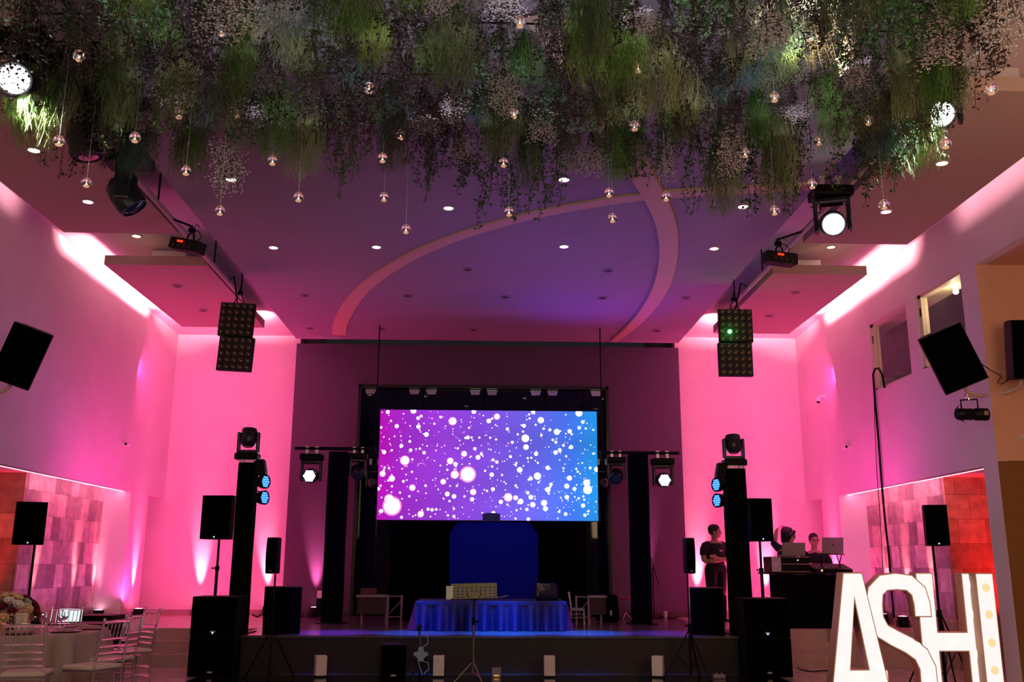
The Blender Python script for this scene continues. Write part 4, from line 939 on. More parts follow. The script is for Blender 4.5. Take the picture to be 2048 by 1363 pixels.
# cameras, cables
def dome(p,nrm,label):
    o=empty('security_camera',p,0,label,'camera','white security cameras on the walls'); nx=nrm
    b=MB(); b.tube([(nx*-.0,0,.05),(nx*-.10,0,.05),(nx*-.13,0,.02),(nx*-.13,0,-.01)],.018,8); b.box(-.008 if nx>0 else 0,0 if nx>0 else .008,-.04,.04,.0,.1); b.build('arm','white_plastic',o,50)
    b=MB(); b.lathe([(0,.0),(.05,-.005),(.06,-.04),(.055,-.05),(0,-.05)],(nx*-.13,0,-.0),n=18); b.build('housing','white_plastic',o,40)
    b=MB(); b.ball((nx*-.13,0,-.05),.04,14); b.build('dome',mat('dark_dome',(.02,.02,.03),.08),o,60)
    return o
p=at(1650,797,X=XR); dome(p,1,'white dome security camera on the right wall below the ceiling cove')
def bullet(p,nx,label):
    o=empty('wall_camera',p,0,label,'camera','white security cameras on the walls')
    b=MB(); b.tube([(0,0,0),(-nx*.07,0,0)],.015,8); b.lathe([(.03,-.004),(.03,.004)],(0,0,0),n=14,axis='x'); b.build('mount','white_plastic',o,50)
    b=MB(); b.lathe([(0,-.07),(.035,-.07),(.04,.0),(.035,.07),(0,.07)],(-nx*.09,0,0),n=16,axis='y'); b.build('housing','white_plastic',o,40)
    b=MB(); b.lathe([(0,-.073),(.024,-.073),(.02,-.069),(0,-.069)],(-nx*.09,0,0),n=14,axis='y'); b.build('lens',mat('dark_dome'),o)
    return o
bullet(at(244,888,X=XL),-1,'small white camera on the left wall above the white column'); bullet(at(1700,894,X=XR),1,'small white camera on the right wall above the right column')
bullet(at(2046,876,Y=YO)+Vector((0,-.02,0)),0,'small white detector on the cream recess wall')
def cable(pts,r,label,Xw):
    b=MB(); P=[at(x,y,X=Xw) for x,y in pts]; b.tube(P,r,8); o=b.build('cable','black_plastic',smooth=60); tag(o,label,'cable','black cables down the right wall'); return o
cable([(1769,775),(1764,748),(1757,736),(1750,737),(1746,748),(1750,800),(1757,880),(1762,950),(1770,1040),(1778,1110),(1783,1180),(1788,1235)],.018,'thick black cable looping out of the first upper window down the wall',XR-.03)
cable([(1747,760),(1750,860),(1754,950),(1758,1000),(1764,1100),(1768,1180),(1770,1235)],.006,'thin black cable hanging beside the thick one',XR-.03)
b=MB(); P=[at(1946,704,Y=11.1),at(1960,726,Y=11.2),at(1985,742,Y=11.3),at(2003,752,Y=11.4),at(1995,765,Y=11.4),at(2003,768,Y=11.4),at(2020,757,Y=11.4)]; b.tube(P,.006,6); tag(b.build('cable','black_plastic',smooth=60),'thin cable strung between the two right wall speakers','cable')
b=MB(); P=[at(x,y,Z=.006) for x,y in ((1584,1322),(1600,1338),(1625,1342),(1650,1340),(1690,1345))]; b.tube(P,.008,6); tag(b.build('cable','black_plastic',smooth=60),'thin cable lying on the tiles beside the right subwoofer stack','cable')
for i,(pts,lab) in enumerate((([(600,1232),(612,1228),(625,1232),(640,1229),(652,1236)],'loose cable on stage behind the left subwoofer'),([(500,1226),(515,1233),(525,1222)],'loose cable beside the left black column'),([(1300,1238),(1320,1233),(1345,1236),(1360,1232)],'loose cable on stage near the boom stand'))):
    b=MB(); b.tube([at(x,y,Z=ZS+.012) for x,y in pts],.012,6); tag(b.build('cable','black_plastic',smooth=60),lab,'cable')
# microphone boom stand and cup
p=at(1308,1236,Z=ZS); Yq=p.y; o=empty('microphone_stand',(p.x,Yq,ZS),0,'black microphone boom stand beside the right pillar','microphone stand')
zz=lambda x,y:(at(x,y,Y=Yq).x-p.x,0,at(x,y,Y=Yq).z-ZS)
b=MB(); b.lathe([(0,0),(.13,0),(.13,.012),(.02,.03),(.0,.03)],n=20); b.build('base','black_metal',o,40)
b=MB(); b.tube([(0,0,.02),zz(1306,1140)],.011,8); b.build('pole','black_metal',o,50)
b=MB(); b.tube([zz(1295,1092),zz(1318,1171)],.008,8); b.build('boom','black_metal',o,50)
b=MB(); q_=zz(1306,1137); b.ball(q_,.022,8); b.build('joint','black_plastic',o)
b=MB(); q_=zz(1295,1090); b.tube([(q_[0]+.01,0,q_[2]-.05),(q_[0],0,q_[2]+.04)],[.012,.02],10); b.ball((q_[0],0,q_[2]+.045),.024,10); b.build('microphone','black_plastic',o,50)
p=at(1331,1236,Z=ZS); b=MB(); b.lathe([(0,0),(.03,0),(.04,.13),(.038,.13),(.028,.005),(0,.005)],n=16); o=b.build('plastic_cup',mat('milky_plastic',(.8,.75,.78),.3,alpha=.8),None,50); o.location=(p.x,p.y,ZS+.001); tag(o,'pale plastic cup on the stage floor right of the boom stand','cup')
b=MB(); x0=pxw(633,1190,YC-.3); b.rbox(x0,x0+.11,YC-.30,YC-.2,ZS+.0,ZS+.50,.008); b.box(x0+.01,x0+.1,YC-.303,YC-.3,ZS+.34,ZS+.48,1); tag(b.build('small_notice_stand',['black_plastic',mat('white_card',(.85,.85,.85),.7,emit=(1,.7,.85),es=.0)]),'small white card on a black post beside the left pillar','card')
# ---------------------------------------------------------------- downlights
DL=dict(c_on=[(547,494),(753,493),(1128,492),(1428,496),(462,358),(897,415),(1486,412),(1128,358)],c_off=[(936,538),(1216,540),(609,590),(816,591),(1010,593),(1205,595),(1373,595),(620,656),(763,657),(947,659),(1314,661)],
 l_off=[(355,571),(407,620)],r_off=[(1591,584),(1538,631)])
def downlight(loc,on,label,group,e=0):
    o=empty('downlight',loc,0,label,'downlight',group)
    b=MB(); b.lathe([(.062,0),(.085,0),(.085,-.008),(.06,-.012),(.056,-.004)],n=20); b.build('trim_ring',mat('ring_lit',(.55,.48,.48),.4) if on else mat('ring_unlit',(.30,.22,.25),.4),o,40)  # lamp glow put into the ring colour: lighter when on, darker when off
    b=MB(); b.lathe([(0,-.006),(.05,-.006),(.06,-.003),(.058,0),(0,0)],n=20); b.build('lamp',emis('warm_lamp',(1,.82,.65),14) if on else mat('unlit_lamp',(.10,.06,.08),.2),o,40)
    if on and e: light('SPOT','beam',(loc[0],loc[1],loc[2]-.03),(loc[0],loc[1],0),e*.8,(1,.72,.5),o,size=.04,angle=75,blend=.6)
    return o
row={358:'second row',360:'second row',412:'partly veiled row',415:'partly veiled row'}
for i,(x,y) in enumerate(DL['c_on']):
    p=at(x,y,Z=ZC); names=['lit downlight farthest left of the third row in the centre ceiling','lit downlight second from left in the third row','lit downlight inside the curved bands, third row','lit downlight outside the curved band on the right, third row','lit downlight under the greenery near the left ceiling step','lit downlight just below the white blossoms','lit downlight outside the curved band, one row nearer than the third','lit downlight half hidden by greenery near the centre']
    downlight((p.x,p.y,ZC-.001),True,names[i],'lit ceiling downlights',9)
noff=['first unlit downlight between the bands, fourth row','unlit downlight right of it in the fourth row, inside the bands','unlit downlight outermost left, fifth row','unlit downlight of the fifth row just inside the left band','unlit downlight in the middle of the fifth row','unlit downlight of the fifth row near the right band','unlit downlight outermost right, fifth row','unlit downlight outermost left in the row over the stage','unlit downlight just inside the left band over the stage','unlit downlight in the middle of the row over the stage','unlit downlight outermost right in the row over the stage']
for (x,y),lab in zip(DL['c_off'],noff): p=at(x,y,Z=ZC); downlight((p.x,p.y,ZC-.001),False,lab,'unlit ceiling downlights')
for (x,y),lab in zip(DL['l_off'],('unlit downlight in the left pink panel, nearer one','unlit downlight in the left pink panel, farther one')): p=at(x,y,Z=5.70); downlight((p.x,p.y,5.699),False,lab,'unlit panel downlights')
for (x,y),lab in zip(DL['r_off'],('unlit downlight in the right pink panel, nearer one','unlit downlight in the right pink panel, farther one')): p=at(x,y,Z=5.70); downlight((p.x,p.y,5.699),False,lab,'unlit panel downlights')
for (x,y),z,lab in (((273,471),6.16,'lit downlight in the left ceiling between the two hanging panels'),((176,402),5.70,'lit downlight at the far end of the brownish left panel'),((68,299),5.70,'lit downlight of the left panel beside the bright leaves'),((1662,493),6.22,'lit downlight in the right ceiling between the two hanging panels'),((1772,422),5.70,'lit downlight at the far end of the brownish right panel'),((1884,325),5.70,'lit downlight in the middle of the brownish right panel')):
    p=at(x,y,Z=z)
    if z>6: zz_=(6.0 if x<1000 else 6.07)+(YB-p.y)*.027; p=at(x,y,Z=zz_); z=zz_
    downlight((p.x,p.y,z-.002),True,lab,'lit side ceiling downlights',9)
for i,(x,y) in enumerate(((-5,4),(-4.6,8.5),(5.2,8.5),(5,4.5))):
    pass
# bulb in the booth
b=MB(); b.ball((6.82,13.0,5.33),.04,12); b.lathe([(0,.03),(.03,.03),(.03,.09),(0,.09)],(6.82,13.0,5.33),n=10); tag(b.build('bulb',emis('warm_bulb',(1,.75,.4),25),None,60),'bare warm bulb glowing behind the second upper window','lamp')
# dark things in the booth
b=MB(); b.rbox(7.5,8.6,16.6,17.3,4.9,5.65,.02); tag(b.build('control_cabinet',mat('dark_cabinet',(.01,.01,.012),.2)),'dark glossy cabinet behind the first upper window','cabinet')
b=MB(); b.rbox(7.4,8.3,13.8,15.5,4.62,4.68,.01); b.box(7.45,7.5,13.9,15.4,3.9,4.62); b.box(8.2,8.25,13.9,15.4,3.9,4.62); tag(b.build('booth_desk',mat('pink_wood_desk',(.5,.3,.28),.5)),'wooden desk inside the booth behind the first upper window','desk')
b=MB(); b.box(7.05,8.9,13.0,14.6,5.55,5.798); tag(b.build('duct_box',mat('dark_cabinet')),'dark duct box under the booth ceiling behind the second upper window','duct')
# ---------------------------------------------------------------- people
def loft(b,secs,n=14,mi=0,front=Vector((0,-1,0))):
    """secs: (center, half width, half depth); closed elliptical tube"""
    k=len(secs); vs=[];fs=[]
    for i,(c,rx,ry) in enumerate(secs):
        t=(Vector(secs[min(i+1,k-1)][0])-Vector(secs[max(i-1,0)][0])).normalized()
        a=t.cross(front); a=a.normalized() if a.length>.05 else Vector((1,0,0)); f=a.cross(t).normalized()
        for j in range(n):
            q_=2*PI*j/n; vs.append(Vector(c)+a*rx*math.cos(q_)+f*ry*math.sin(q_))
    for i in range(k-1):
        for j in range(n): fs.append((i*n+j,i*n+(j+1)%n,(i+1)*n+(j+1)%n,(i+1)*n+j))
    fs.append(tuple(range(n))[::-1]); fs.append(tuple((k-1)*n+j for j in range(n)))
    b.add(vs,fs,mi)
def remesh(o,v=.009,sm=6):
    m=o.modifiers.new('skin','REMESH'); m.mode='VOXEL'; m.voxel_size=v; m.use_smooth_shade=True
    s_=o.modifiers.new('soft','SMOOTH'); s_.iterations=sm; s_.factor=.5
def hand(b,wrist,dir_,palm_n,side,curl=.5,s=1.0):
    d=Vector(dir_).normalized(); nrm=Vector(palm_n).normalized(); lat=d.cross(nrm).normalized(); w=Vector(wrist)
    loft(b,[(w-d*.02,.026*s,.02*s),(w+d*.03*s,.036*s,.017*s),(w+d*.085*s,.042*s,.014*s)],10,front=nrm)
    for k,(off,l) in enumerate(((-.031,.062),(-.011,.074),(.010,.070),(.029,.055))):
        p=w+d*.085*s+lat*off*s; a=d; pts=[p-d*.012]
        for j in range(3):
            a=(a+nrm*curl*(.45+.2*j)).normalized(); p=p+a*l/2.6*s; pts.append(p.copy())
        b.tube([w+d*.08*s+lat*off*s]+pts[1:],[.0095*s,.009*s,.0085*s,.007*s],7)
    p=w+d*.03*s+lat*(-.035)*s*side; dd=(d*.75-lat*side*.65+nrm*.3).normalized()
    b.tube([p,p+dd*.035*s,p+dd*.035*s+(dd*.5+d*.7).normalized()*.03*s],[.012*s,.011*s,.008*s],7)
def head_parts(b,c,yaw=0,s=1.0,tilt=0):
    m4=Matrix.Translation(Vector(c))@Matrix.Rotation(yaw,4,'Z')@Matrix.Rotation(tilt,4,'X'); h=MB()
    # face looks along -y
    prof=[(-.112,.030,.040,-.045),(-.095,.045,.058,-.030),(-.06,.058,.075,-.016),(-.02,.068,.088,-.004),(.02,.073,.095,.002),(.06,.073,.096,.006),(.095,.060,.080,.008),(.118,.032,.045,.010)]
    loft(h,[((0,y,z),rx,ry) for z,rx,ry,y in prof],18)
    h.tube([(0,-.088,.022),(0,-.104,.0),(0,-.113,-.022),(0,-.098,-.032)],[.008,.011,.015,.01],8)
    for x in (-1,1):
        h.ball((x*.031,-.083,.018),.014,8); h.ball((x*.074,.012,-.002),.022,8,sc=(.4,.8,1.3)); h.ball((x*.03,-.083,.036),.012,6,sc=(1.6,.6,.4)); h.ball((x*.045,-.06,-.02),.02,8)
    h.tube([(-.022,-.092,-.055),(0,-.098,-.054),(.022,-.092,-.055)],.007,6); h.ball((0,-.08,-.088),.02,8)
    h.v=[tuple(m4@(Vector(v)*s)) for v in h.v]; b.add(h.v,h.f)
    return m4
def face_details(o,m4,s,glasses=False,mis=0):
    b=MB()
    for x in (-1,1): b.ball((x*.031,-.0925,.018),.0085,8)
    b.v=[tuple(m4@(Vector(v)*s)) for v in b.v]; b.build('eyes',mat('eye_dark',(.03,.02,.02),.2),o,60)
    b=MB(); b.tube([(-.021,-.1005,-.0545),(0,-.106,-.0535),(.021,-.1005,-.0545)],.0035,6); b.v=[tuple(m4@(Vector(v)*s)) for v in b.v]; b.build('lips',mat('lip',(.35,.12,.10),.5),o,60)
    b=MB()
    for x in (-1,1): b.tube([(x*.015,-.098,.038),(x*.032,-.097,.043),(x*.05,-.085,.037)],.004,6)
    b.v=[tuple(m4@(Vector(v)*s)) for v in b.v]; b.build('eyebrows',mat('hair_black',(.008,.006,.006),.7),o,60)
    if glasses:
        b=MB()
        for x in (-1,1):
            n=16; b.tube([(x*.033+.023*math.cos(2*PI*j/n),-.108,.016+.017*math.sin(2*PI*j/n)) for j in range(n+1)],.0025,6); b.tube([(x*.056,-.106,.018),(x*.078,.0,.012)],.0025,6)
        b.tube([(-.01,-.11,.018),(.01,-.11,.018)],.0025,6)
        b.v=[tuple(m4@(Vector(v)*s)) for v in b.v]; b.build('glasses','black_plastic',o,60)
def hair_cap(o,m4,s,style='short'):
    b=MB()
    if style=='short':
        loft(b,[((0,.016,z),rx,ry) for z,rx,ry in ((-.045,.060,.070),(-.01,.074,.090),(.03,.079,.099),(.07,.080,.102),(.105,.070,.090),(.135,.045,.06),(.146,.02,.03))],20)
        b.v=[(x,(y if y>-.066 or z>.062 else max(y,-.045)) ,z) for x,y,z in b.v]
        b.v=[(x*(1+.03*math.sin(z*90+y*70)),y,z) for x,y,z in b.v]
    else:
        loft(b,[((0,.03,z),rx,ry) for z,rx,ry in ((-.16,.055,.045),(-.10,.075,.075),(-.04,.085,.09),(.02,.09,.10),(.07,.092,.105),(.11,.08,.095),(.145,.055,.065),(.155,.02,.03))],20)
        b.v=[(x,(y if z>.055 else max(y,-.04)) ,z) for x,y,z in b.v]
        for x in (-1,1): b.tube([(x*.02,-.09,.10),(x*.06,-.08,.06),(x*.08,-.05,.0),(x*.08,-.02,-.08)],[.02,.02,.02,.015],8)
    b.v=[tuple(m4@(Vector(v)*s)) for v in b.v]; return b.build('hair','hair_black',o,60)
skin=mat('skin',(.42,.22,.15),.5,noise=.05); tee=mat('black_tee',(.008,.008,.010),.9); tee2=mat('navy_shirt',(.010,.014,.05),.9); trous=mat('black_trousers',(.006,.006,.008),.9); shoe=mat('black_shoe',(.008,.008,.008),.4)
def torso_secs(hipz,g=1.0,lean=0,inf=0,top=True):
    S_=[(0,.165,.115),(.10,.155,.105),(.22,.150,.102),(.34,.168,.112),(.44,.180,.112),(.50,.165,.095),(.545,.09,.062)]
    out=[]
    for z,rx,ry in S_: out.append(((0,-math.sin(lean)*z,hipz+math.cos(lean)*z),rx*g+inf,ry*g+inf))
    return out
# standing man with folded arms
Z0=ZS; p=at(1436,1243,Z=Z0); hgt=at(1435,1049,Y=p.y).z-Z0; sc_=hgt/1.77
man=empty('person',(p.x,p.y,Z0),R(22),'man in black t-shirt standing with folded arms, looking towards the right column','person'); man.scale=(sc_*1.1,sc_*1.08,sc_)
b=MB(); hz=.93
loft(b,torso_secs(hz,1,0)); loft(b,[((0,.0,1.42),.062,.06),((0,-.005,1.50),.056,.056),((0,-.012,1.56),.058,.06)])
m4=head_parts(b,(0,-.02,1.635),yaw=R(52))
for x in (-1,1):
    loft(b,[((x*.095,.0,.96),.095,.10),((x*.10,0,.80),.088,.092),((x*.10,-.005,.50),.058,.062),((x*.105,.0,.46),.056,.06),((x*.11,.015,.30),.055,.06),((x*.115,.02,.09),.036,.042)])
    loft(b,[((x*.115,.045,.05),.036,.045),((x*.12,-.04,.035),.042,.03),((x*.125,-.14,.025),.04,.022)],front=Vector((0,0,1)))
    loft(b,[((x*.175,.0,1.40),.058,.06),((x*.215,.0,1.33),.056,.058),((x*.245,-.01,1.16),.046,.048),((x*.25,-.04,1.10),.045,.045)])
# forearms folded across the chest
loft(b,[((.25,-.03,1.10),.044,.044),((.14,-.145,1.115),.042,.04),((-.06,-.175,1.15),.032,.028)],front=Vector((0,0,1)))
loft(b,[((-.25,-.03,1.10),.044,.044),((-.13,-.16,1.10),.042,.04),((.08,-.205,1.13),.032,.028)],front=Vector((0,0,1)))
hand(b,(-.07,-.175,1.155),(-1,-.05,.25),(0,.8,-.3),1,.35); hand(b,(.09,-.205,1.135),(1,.2,.3),(-.1,.9,-.3),-1,.35)
o=b.build('body','skin' if 'skin' in MT else skin,man); remesh(o)
b=MB(); loft(b,torso_secs(hz-.02,1.0,0,.014)); 
for x in (-1,1): loft(b,[((x*.12,.0,1.41),.07,.068),((x*.19,.0,1.385),.074,.072),((x*.225,.0,1.31),.072,.07),((x*.243,-.005,1.20),.064,.062)])
o=b.build('t_shirt',tee,man); remesh(o,.011,4)
b=MB()
for x in (-1,1): loft(b,[((x*.07,.0,1.0),.115,.118),((x*.095,.0,.93),.112,.118),((x*.10,0,.78),.102,.105),((x*.102,0,.50),.078,.082),((x*.112,.012,.28),.072,.078),((x*.116,.02,.07),.062,.072)])
o=b.build('trousers',trous,man); remesh(o,.011,4)
for x in (-1,1):
    b=MB(); loft(b,[((x*.115,.06,.055),.042,.05),((x*.118,.0,.05),.05,.045),((x*.123,-.1,.032),.05,.03),((x*.126,-.165,.022),.035,.02)],front=Vector((0,0,1))); b.v=[(x_,y_,max(z_,.001)) for x_,y_,z_ in b.v]; b.build('shoe',shoe,man,60)
b=MB(); cx,cz=.035,1.30; yy=-.137
for q_ in ([(-.03,0),(.0,.008),(.022,-.008),(.024,-.03),(.012,-.02),(-.012,-.018),(-.02,-.034),(-.026,-.018)],[(-.03,0),(-.045,.014),(-.042,.022),(-.03,.014)]): b.add([(cx+x_,yy,cz+z_) for x_,z_ in q_],[tuple(range(len(q_)))])
b.build('chest_print',mat('white_print',(.8,.7,.75),.8),man)
face_details(man,m4,1); hair_cap(man,m4,1)
# person bending at the desk, arm raised behind the head
Yq=16.25
hd=at(1577,1072,Y=Yq)
w_=empty('person',(hd.x-.10,Yq,Z0),R(38),'person in dark navy shirt leaning over the laptop with one hand raised','person')
hh=hd.z-Z0; b=MB(); k=hh/1.60
loft(b,[((0,0,.86*k),.16,.11),((0,-.01,1.0*k),.15,.105),((0,-.03,1.15*k),.155,.108),((0,-.05,1.28*k),.175,.11),((0,-.065,1.36*k),.165,.10),((0,-.075,1.42*k),.09,.06)])
loft(b,[((0,-.07,1.40*k),.055,.055),((0,-.09,1.50*k),.05,.052)])
m4=head_parts(b,(0,-.11,1.60*k),yaw=R(25),tilt=R(10))
for x in (-1,1):
    loft(b,[((x*.09,.0,.9*k),.095,.10),((x*.10,0,.74*k),.086,.09),((x*.10,-.01,.47*k),.056,.06),((x*.105,.01,.29*k),.054,.058),((x*.11,.02,.08),.036,.042)])
    loft(b,[((x*.11,.045,.05),.036,.045),((x*.12,-.04,.035),.042,.03),((x*.125,-.14,.025),.04,.022)],front=Vector((0,0,1)))
loft(b,[((.17,-.05,1.34*k),.056,.056),((.215,-.09,1.16*k),.045,.046),((.20,-.22,1.10*k),.04,.04),((.15,-.36,1.10*k),.027,.025)]); hand(b,(.15,-.37,1.10*k),(-.3,-1,0),(0,0,-1),1,.25)
loft(b,[((-.17,-.05,1.34*k),.056,.056),((-.27,.0,1.47*k),.045,.045),((-.28,-.04,1.54*k),.042,.042),((-.15,-.0,1.72*k),.028,.026)]); hand(b,(-.15,0,1.725*k),(.55,-.1,.35),(.4,-.3,-.8),1,.5)
o=b.build('body',skin,w_); remesh(o)
b=MB(); loft(b,[((0,0,.84*k),.175,.125),((0,-.01,1.0*k),.165,.12),((0,-.03,1.15*k),.17,.122),((0,-.05,1.28*k),.19,.125),((0,-.065,1.36*k),.175,.112),((0,-.075,1.41*k),.10,.075)])
loft(b,[((.13,-.05,1.36*k),.07,.068),((.19,-.06,1.28*k),.066,.065),((.215,-.09,1.15*k),.056,.056)]); loft(b,[((-.12,-.05,1.36*k),.07,.068),((-.2,-.03,1.39*k),.066,.065),((-.27,.0,1.47*k),.056,.056),((-.275,-.02,1.52*k),.054,.054)])
o=b.build('shirt',tee2,w_); remesh(o,.011,4)
b=MB()
for x in (-1,1): loft(b,[((x*.07,.0,.92*k),.11,.115),((x*.095,.0,.86*k),.108,.115),((x*.10,0,.72*k),.098,.10),((x*.10,-.01,.47*k),.074,.08),((x*.11,.02,.08),.06,.07)])
o=b.build('trousers',trous,w_); remesh(o,.011,4)
for x in (-1,1):
    b=MB(); loft(b,[((x*.115,.06,.055),.042,.05),((x*.118,.0,.05),.05,.045),((x*.123,-.1,.032),.05,.03),((x*.126,-.165,.022),.035,.02)],front=Vector((0,0,1))); b.v=[(x_,y_,max(z_,.001)) for x_,y_,z_ in b.v]; b.build('shoe',shoe,w_,60)
face_details(w_,m4,1,glasses=True); hair_cap(w_,m4,1,'long')
# seated man with glasses behind the desk
hd=at(1626,1082,Y=16.9); s3=empty('person',(hd.x,16.9,Z0),R(-4),'man in black shirt and glasses seated behind the desk between the laptops','person')
k3=hd.z-Z0; hz=k3-.70; b=MB()
loft(b,torso_secs(hz,1,R(4))); loft(b,[((0,-.04,hz+.52),.06,.058),((0,-.045,hz+.60),.054,.054)])
m4=head_parts(b,(0,-.06,k3),yaw=R(6))
for x in (-1,1):
    loft(b,[((x*.09,.0,hz+.02),.09,.09),((x*.11,-.2,hz),.08,.08),((x*.12,-.42,hz-.01),.06,.062),((x*.12,-.45,hz-.1),.055,.06),((x*.12,-.42,.09),.036,.04)],front=Vector((0,-.3,1)))
    loft(b,[((x*.12,-.39,.05),.036,.045),((x*.12,-.48,.035),.042,.03),((x*.125,-.58,.025),.04,.022)],front=Vector((0,0,1)))
    loft(b,[((x*.175,-.03,hz+.47),.056,.058),((x*.225,-.05,hz+.38),.052,.054),((x*.25,-.09,hz+.22),.045,.046),((x*.22,-.22,hz+.20),.042,.042),((x*.14,-.36,hz+.22),.028,.026)])
    hand(b,(x*.14,-.37,hz+.22),(-x*.25,-1,-.1),(0,0,-1),x,.3)
o=b.build('body',skin,s3); remesh(o)
b=MB(); loft(b,torso_secs(hz-.02,1.0,R(4),.015))
for x in (-1,1): loft(b,[((x*.12,-.03,hz+.48),.07,.068),((x*.19,-.035,hz+.45),.07,.07),((x*.23,-.05,hz+.37),.064,.066),((x*.25,-.09,hz+.22),.056,.058),((x*.22,-.22,hz+.20),.052,.052),((x*.18,-.29,hz+.21),.046,.044)])
o=b.build('shirt',tee,s3); remesh(o,.011,4)
b=MB()
for x in (-1,1): loft(b,[((x*.07,.05,hz+.0),.11,.10),((x*.10,-.1,hz+.01),.098,.098),((x*.12,-.42,hz-.0),.076,.078),((x*.12,-.46,hz-.12),.07,.075),((x*.12,-.43,.10),.058,.065)],front=Vector((0,-.3,1)))
o=b.build('trousers',trous,s3); remesh(o,.011,4)
for x in (-1,1):
    b=MB(); loft(b,[((x*.12,-.38,.055),.042,.05),((x*.12,-.44,.05),.05,.045),((x*.123,-.54,.032),.05,.03),((x*.126,-.60,.022),.035,.02)],front=Vector((0,0,1))); b.v=[(x_,y_,max(z_,.001)) for x_,y_,z_ in b.v]; b.build('shoe',shoe,s3,60)
face_details(s3,m4,1,glasses=True); hair_cap(s3,m4,1)
o=empty('stool',(hd.x,16.92,Z0),0,'dark stool carrying the seated man behind the desk','stool')
b=MB(); b.rbox(-.2,.2,-.18,.2,hz-.14,hz-.095,.02); b.build('seat','black_fabric',o)
for x in (-.16,.16):
    for y in (-.14,.16): b=MB(); b.tube([(x*1.15,y*1.1,0),(x,y,hz-.14)],.014,8); b.build('leg','black_metal',o)
# ---------------------------------------------------------------- control desk
Yd=15.35; x0,x1=pxw(1541,1200,Yd),pxw(1700,1200,Yd); zt=at(1580,1144,Y=Yd).z
o=empty('control_desk',((x0+x1)/2,Yd,ZS),0,'long desk in black cloth on the right platform carrying the sound equipment','desk')
hw=(x1-x0)/2; hh=zt-ZS
b=MB(); b.rbox(-hw,hw,0,.62,hh-.03,hh,.006); b.build('desktop','black_plastic',o)
b=MB(); vs=[];fs=[];n=90
for i in range(n+1):
    x=-hw+2*hw*i/n; y=-.008-.012*math.sin(i*.9)
    vs+=[(x,y,.003),(x,-.004,hh-.031)]
for i in range(n): fs.append((2*i,2*i+2,2*i+3,2*i+1))
b.add(vs,fs); q_=b.build('cloth_front','black_fabric',o,60,recalc=False)
b=MB()
for x in (-hw+.05,hw-.05):
    for y in (.08,.55): b.tube([(x,y,0),(x,y,hh-.03)],.02,8)
b.build('leg','black_metal',o)
a=at(1544,1143,Y=15.4); c=at(1618,1112,Y=15.4); w2=(c.x-a.x)/2; h2=c.z-a.z
o=empty('rack_case',((a.x+c.x)/2,15.4,zt+.001),0,'black rack case with pale framed logo plate on the desk, under the first laptop','case')
b=MB(); b.rbox(-w2,w2,0,.45,0,h2,.008); b.build('body','black_plastic',o)
b=MB()
for z in (.004,h2*.5,h2-.012): b.rbox(-w2-.003,w2+.003,-.006,.0,z,z+.012,.002)
b.build('metal_edge','chrome',o)
b=MB(); b.rbox(-w2+.0,-w2+.15,-.012,-.006,.012,h2-.012,.003); b.build('plate',mat('lilac_plate',(.55,.42,.55),.5),o)
b=MB(); b.box(-w2+.045,-w2+.058,-.0145,-.012,h2*.35,h2*.68); b.box(-w2+.07,-w2+.083,-.0145,-.012,h2*.35,h2*.68); b.box(-w2+.07,-w2+.11,-.0145,-.012,h2*.63,h2*.68); b.box(-w2+.1,-w2+.11,-.0145,-.012,h2*.4,h2*.68)
b.build('logo',mat('white_print'),o)
b=MB(); b.ball((.12,-.008,h2*.78),.008,8); b.build('indicator',emis('peach_led',(1,.5,.3),10),o)
def laptop(loc,w,hh,rz,label,logo=False,tilt=R(12)):
    o=empty('laptop',loc,rz,label,'laptop')
    b=MB(); b.rbox(-w/2,w/2,0,.23,0,.014,.004); b.build('keyboard_deck',mat('silver_shell',(.42,.38,.40),.35,metal=.6),o)
    l=empty('lid',(0,0,.014)); l.parent=o; l.rotation_euler=(tilt,0,0)
    b=MB(); b.rbox(-w/2,w/2,-.008,0,0,hh,.003); b.build('shell',mat('silver_shell'),l)
    b=MB(); b.box(-w/2+.01,w/2-.01,.0003,.001,.01,hh-.01); b.build('display',emis('laptop_display',(.6,.7,1),.8),l)
    if logo: b=MB(); b.lathe([(0,-.0105),(.014,-.0105),(.014,-.008)],(0,0,hh*.52),n=14,axis='y'); b.build('emblem',mat('dark_emblem',(.08,.03,.06),.2),l)
    return o
a=at(1563,1112,Y=15.5); c=at(1608,1087,Y=15.5); laptop(((a.x+c.x)/2,15.48,zt+h2+.014),c.x-a.x,(c.z-a.z)*1.0,R(0),'open silver laptop on top of the rack case, lid towards the hall')
a=at(1645,1106,Y=15.5); c=at(1683,1075,Y=15.5)
zl=a.z; o=empty('laptop_stand',((a.x+c.x)/2,15.5,zt+.001),0,'dark folding stand lifting the second laptop above the desk','stand')
b=MB(); b.rbox(-.2,.2,0,.26,zl-zt-.018,zl-zt-.006,.003)
for x in (-.15,.15): b.tube([(x,.02,0),(x,.24,zl-zt-.02)],.009,6); b.tube([(x,.24,0),(x,.02,zl-zt-.02)],.009,6)
b.build('frame','black_metal',o)
laptop(((a.x+c.x)/2,15.5,zl-.002),c.x-a.x+.02,c.z-a.z,R(0),'open silver laptop with small dark emblem on the lid, beside the seated man',True)
a=at(1650,1140,Y=15.5); o=empty('mixing_console',(a.x+.12,15.42,zt+.001),0,'black mixing console with a glowing orange button on the desk','mixer')
b=MB(); b.add([(-.3,0,0),(.3,0,0),(.3,.42,0),(-.3,.42,0),(-.3,0,.05),(.3,0,.05),(.3,.42,.14),(-.3,.42,.14)],[(0,3,2,1),(4,5,6,7),(0,1,5,4),(1,2,6,5),(2,3,7,6),(3,0,4,7)]); b.build('body','black_plastic',o)
b=MB()
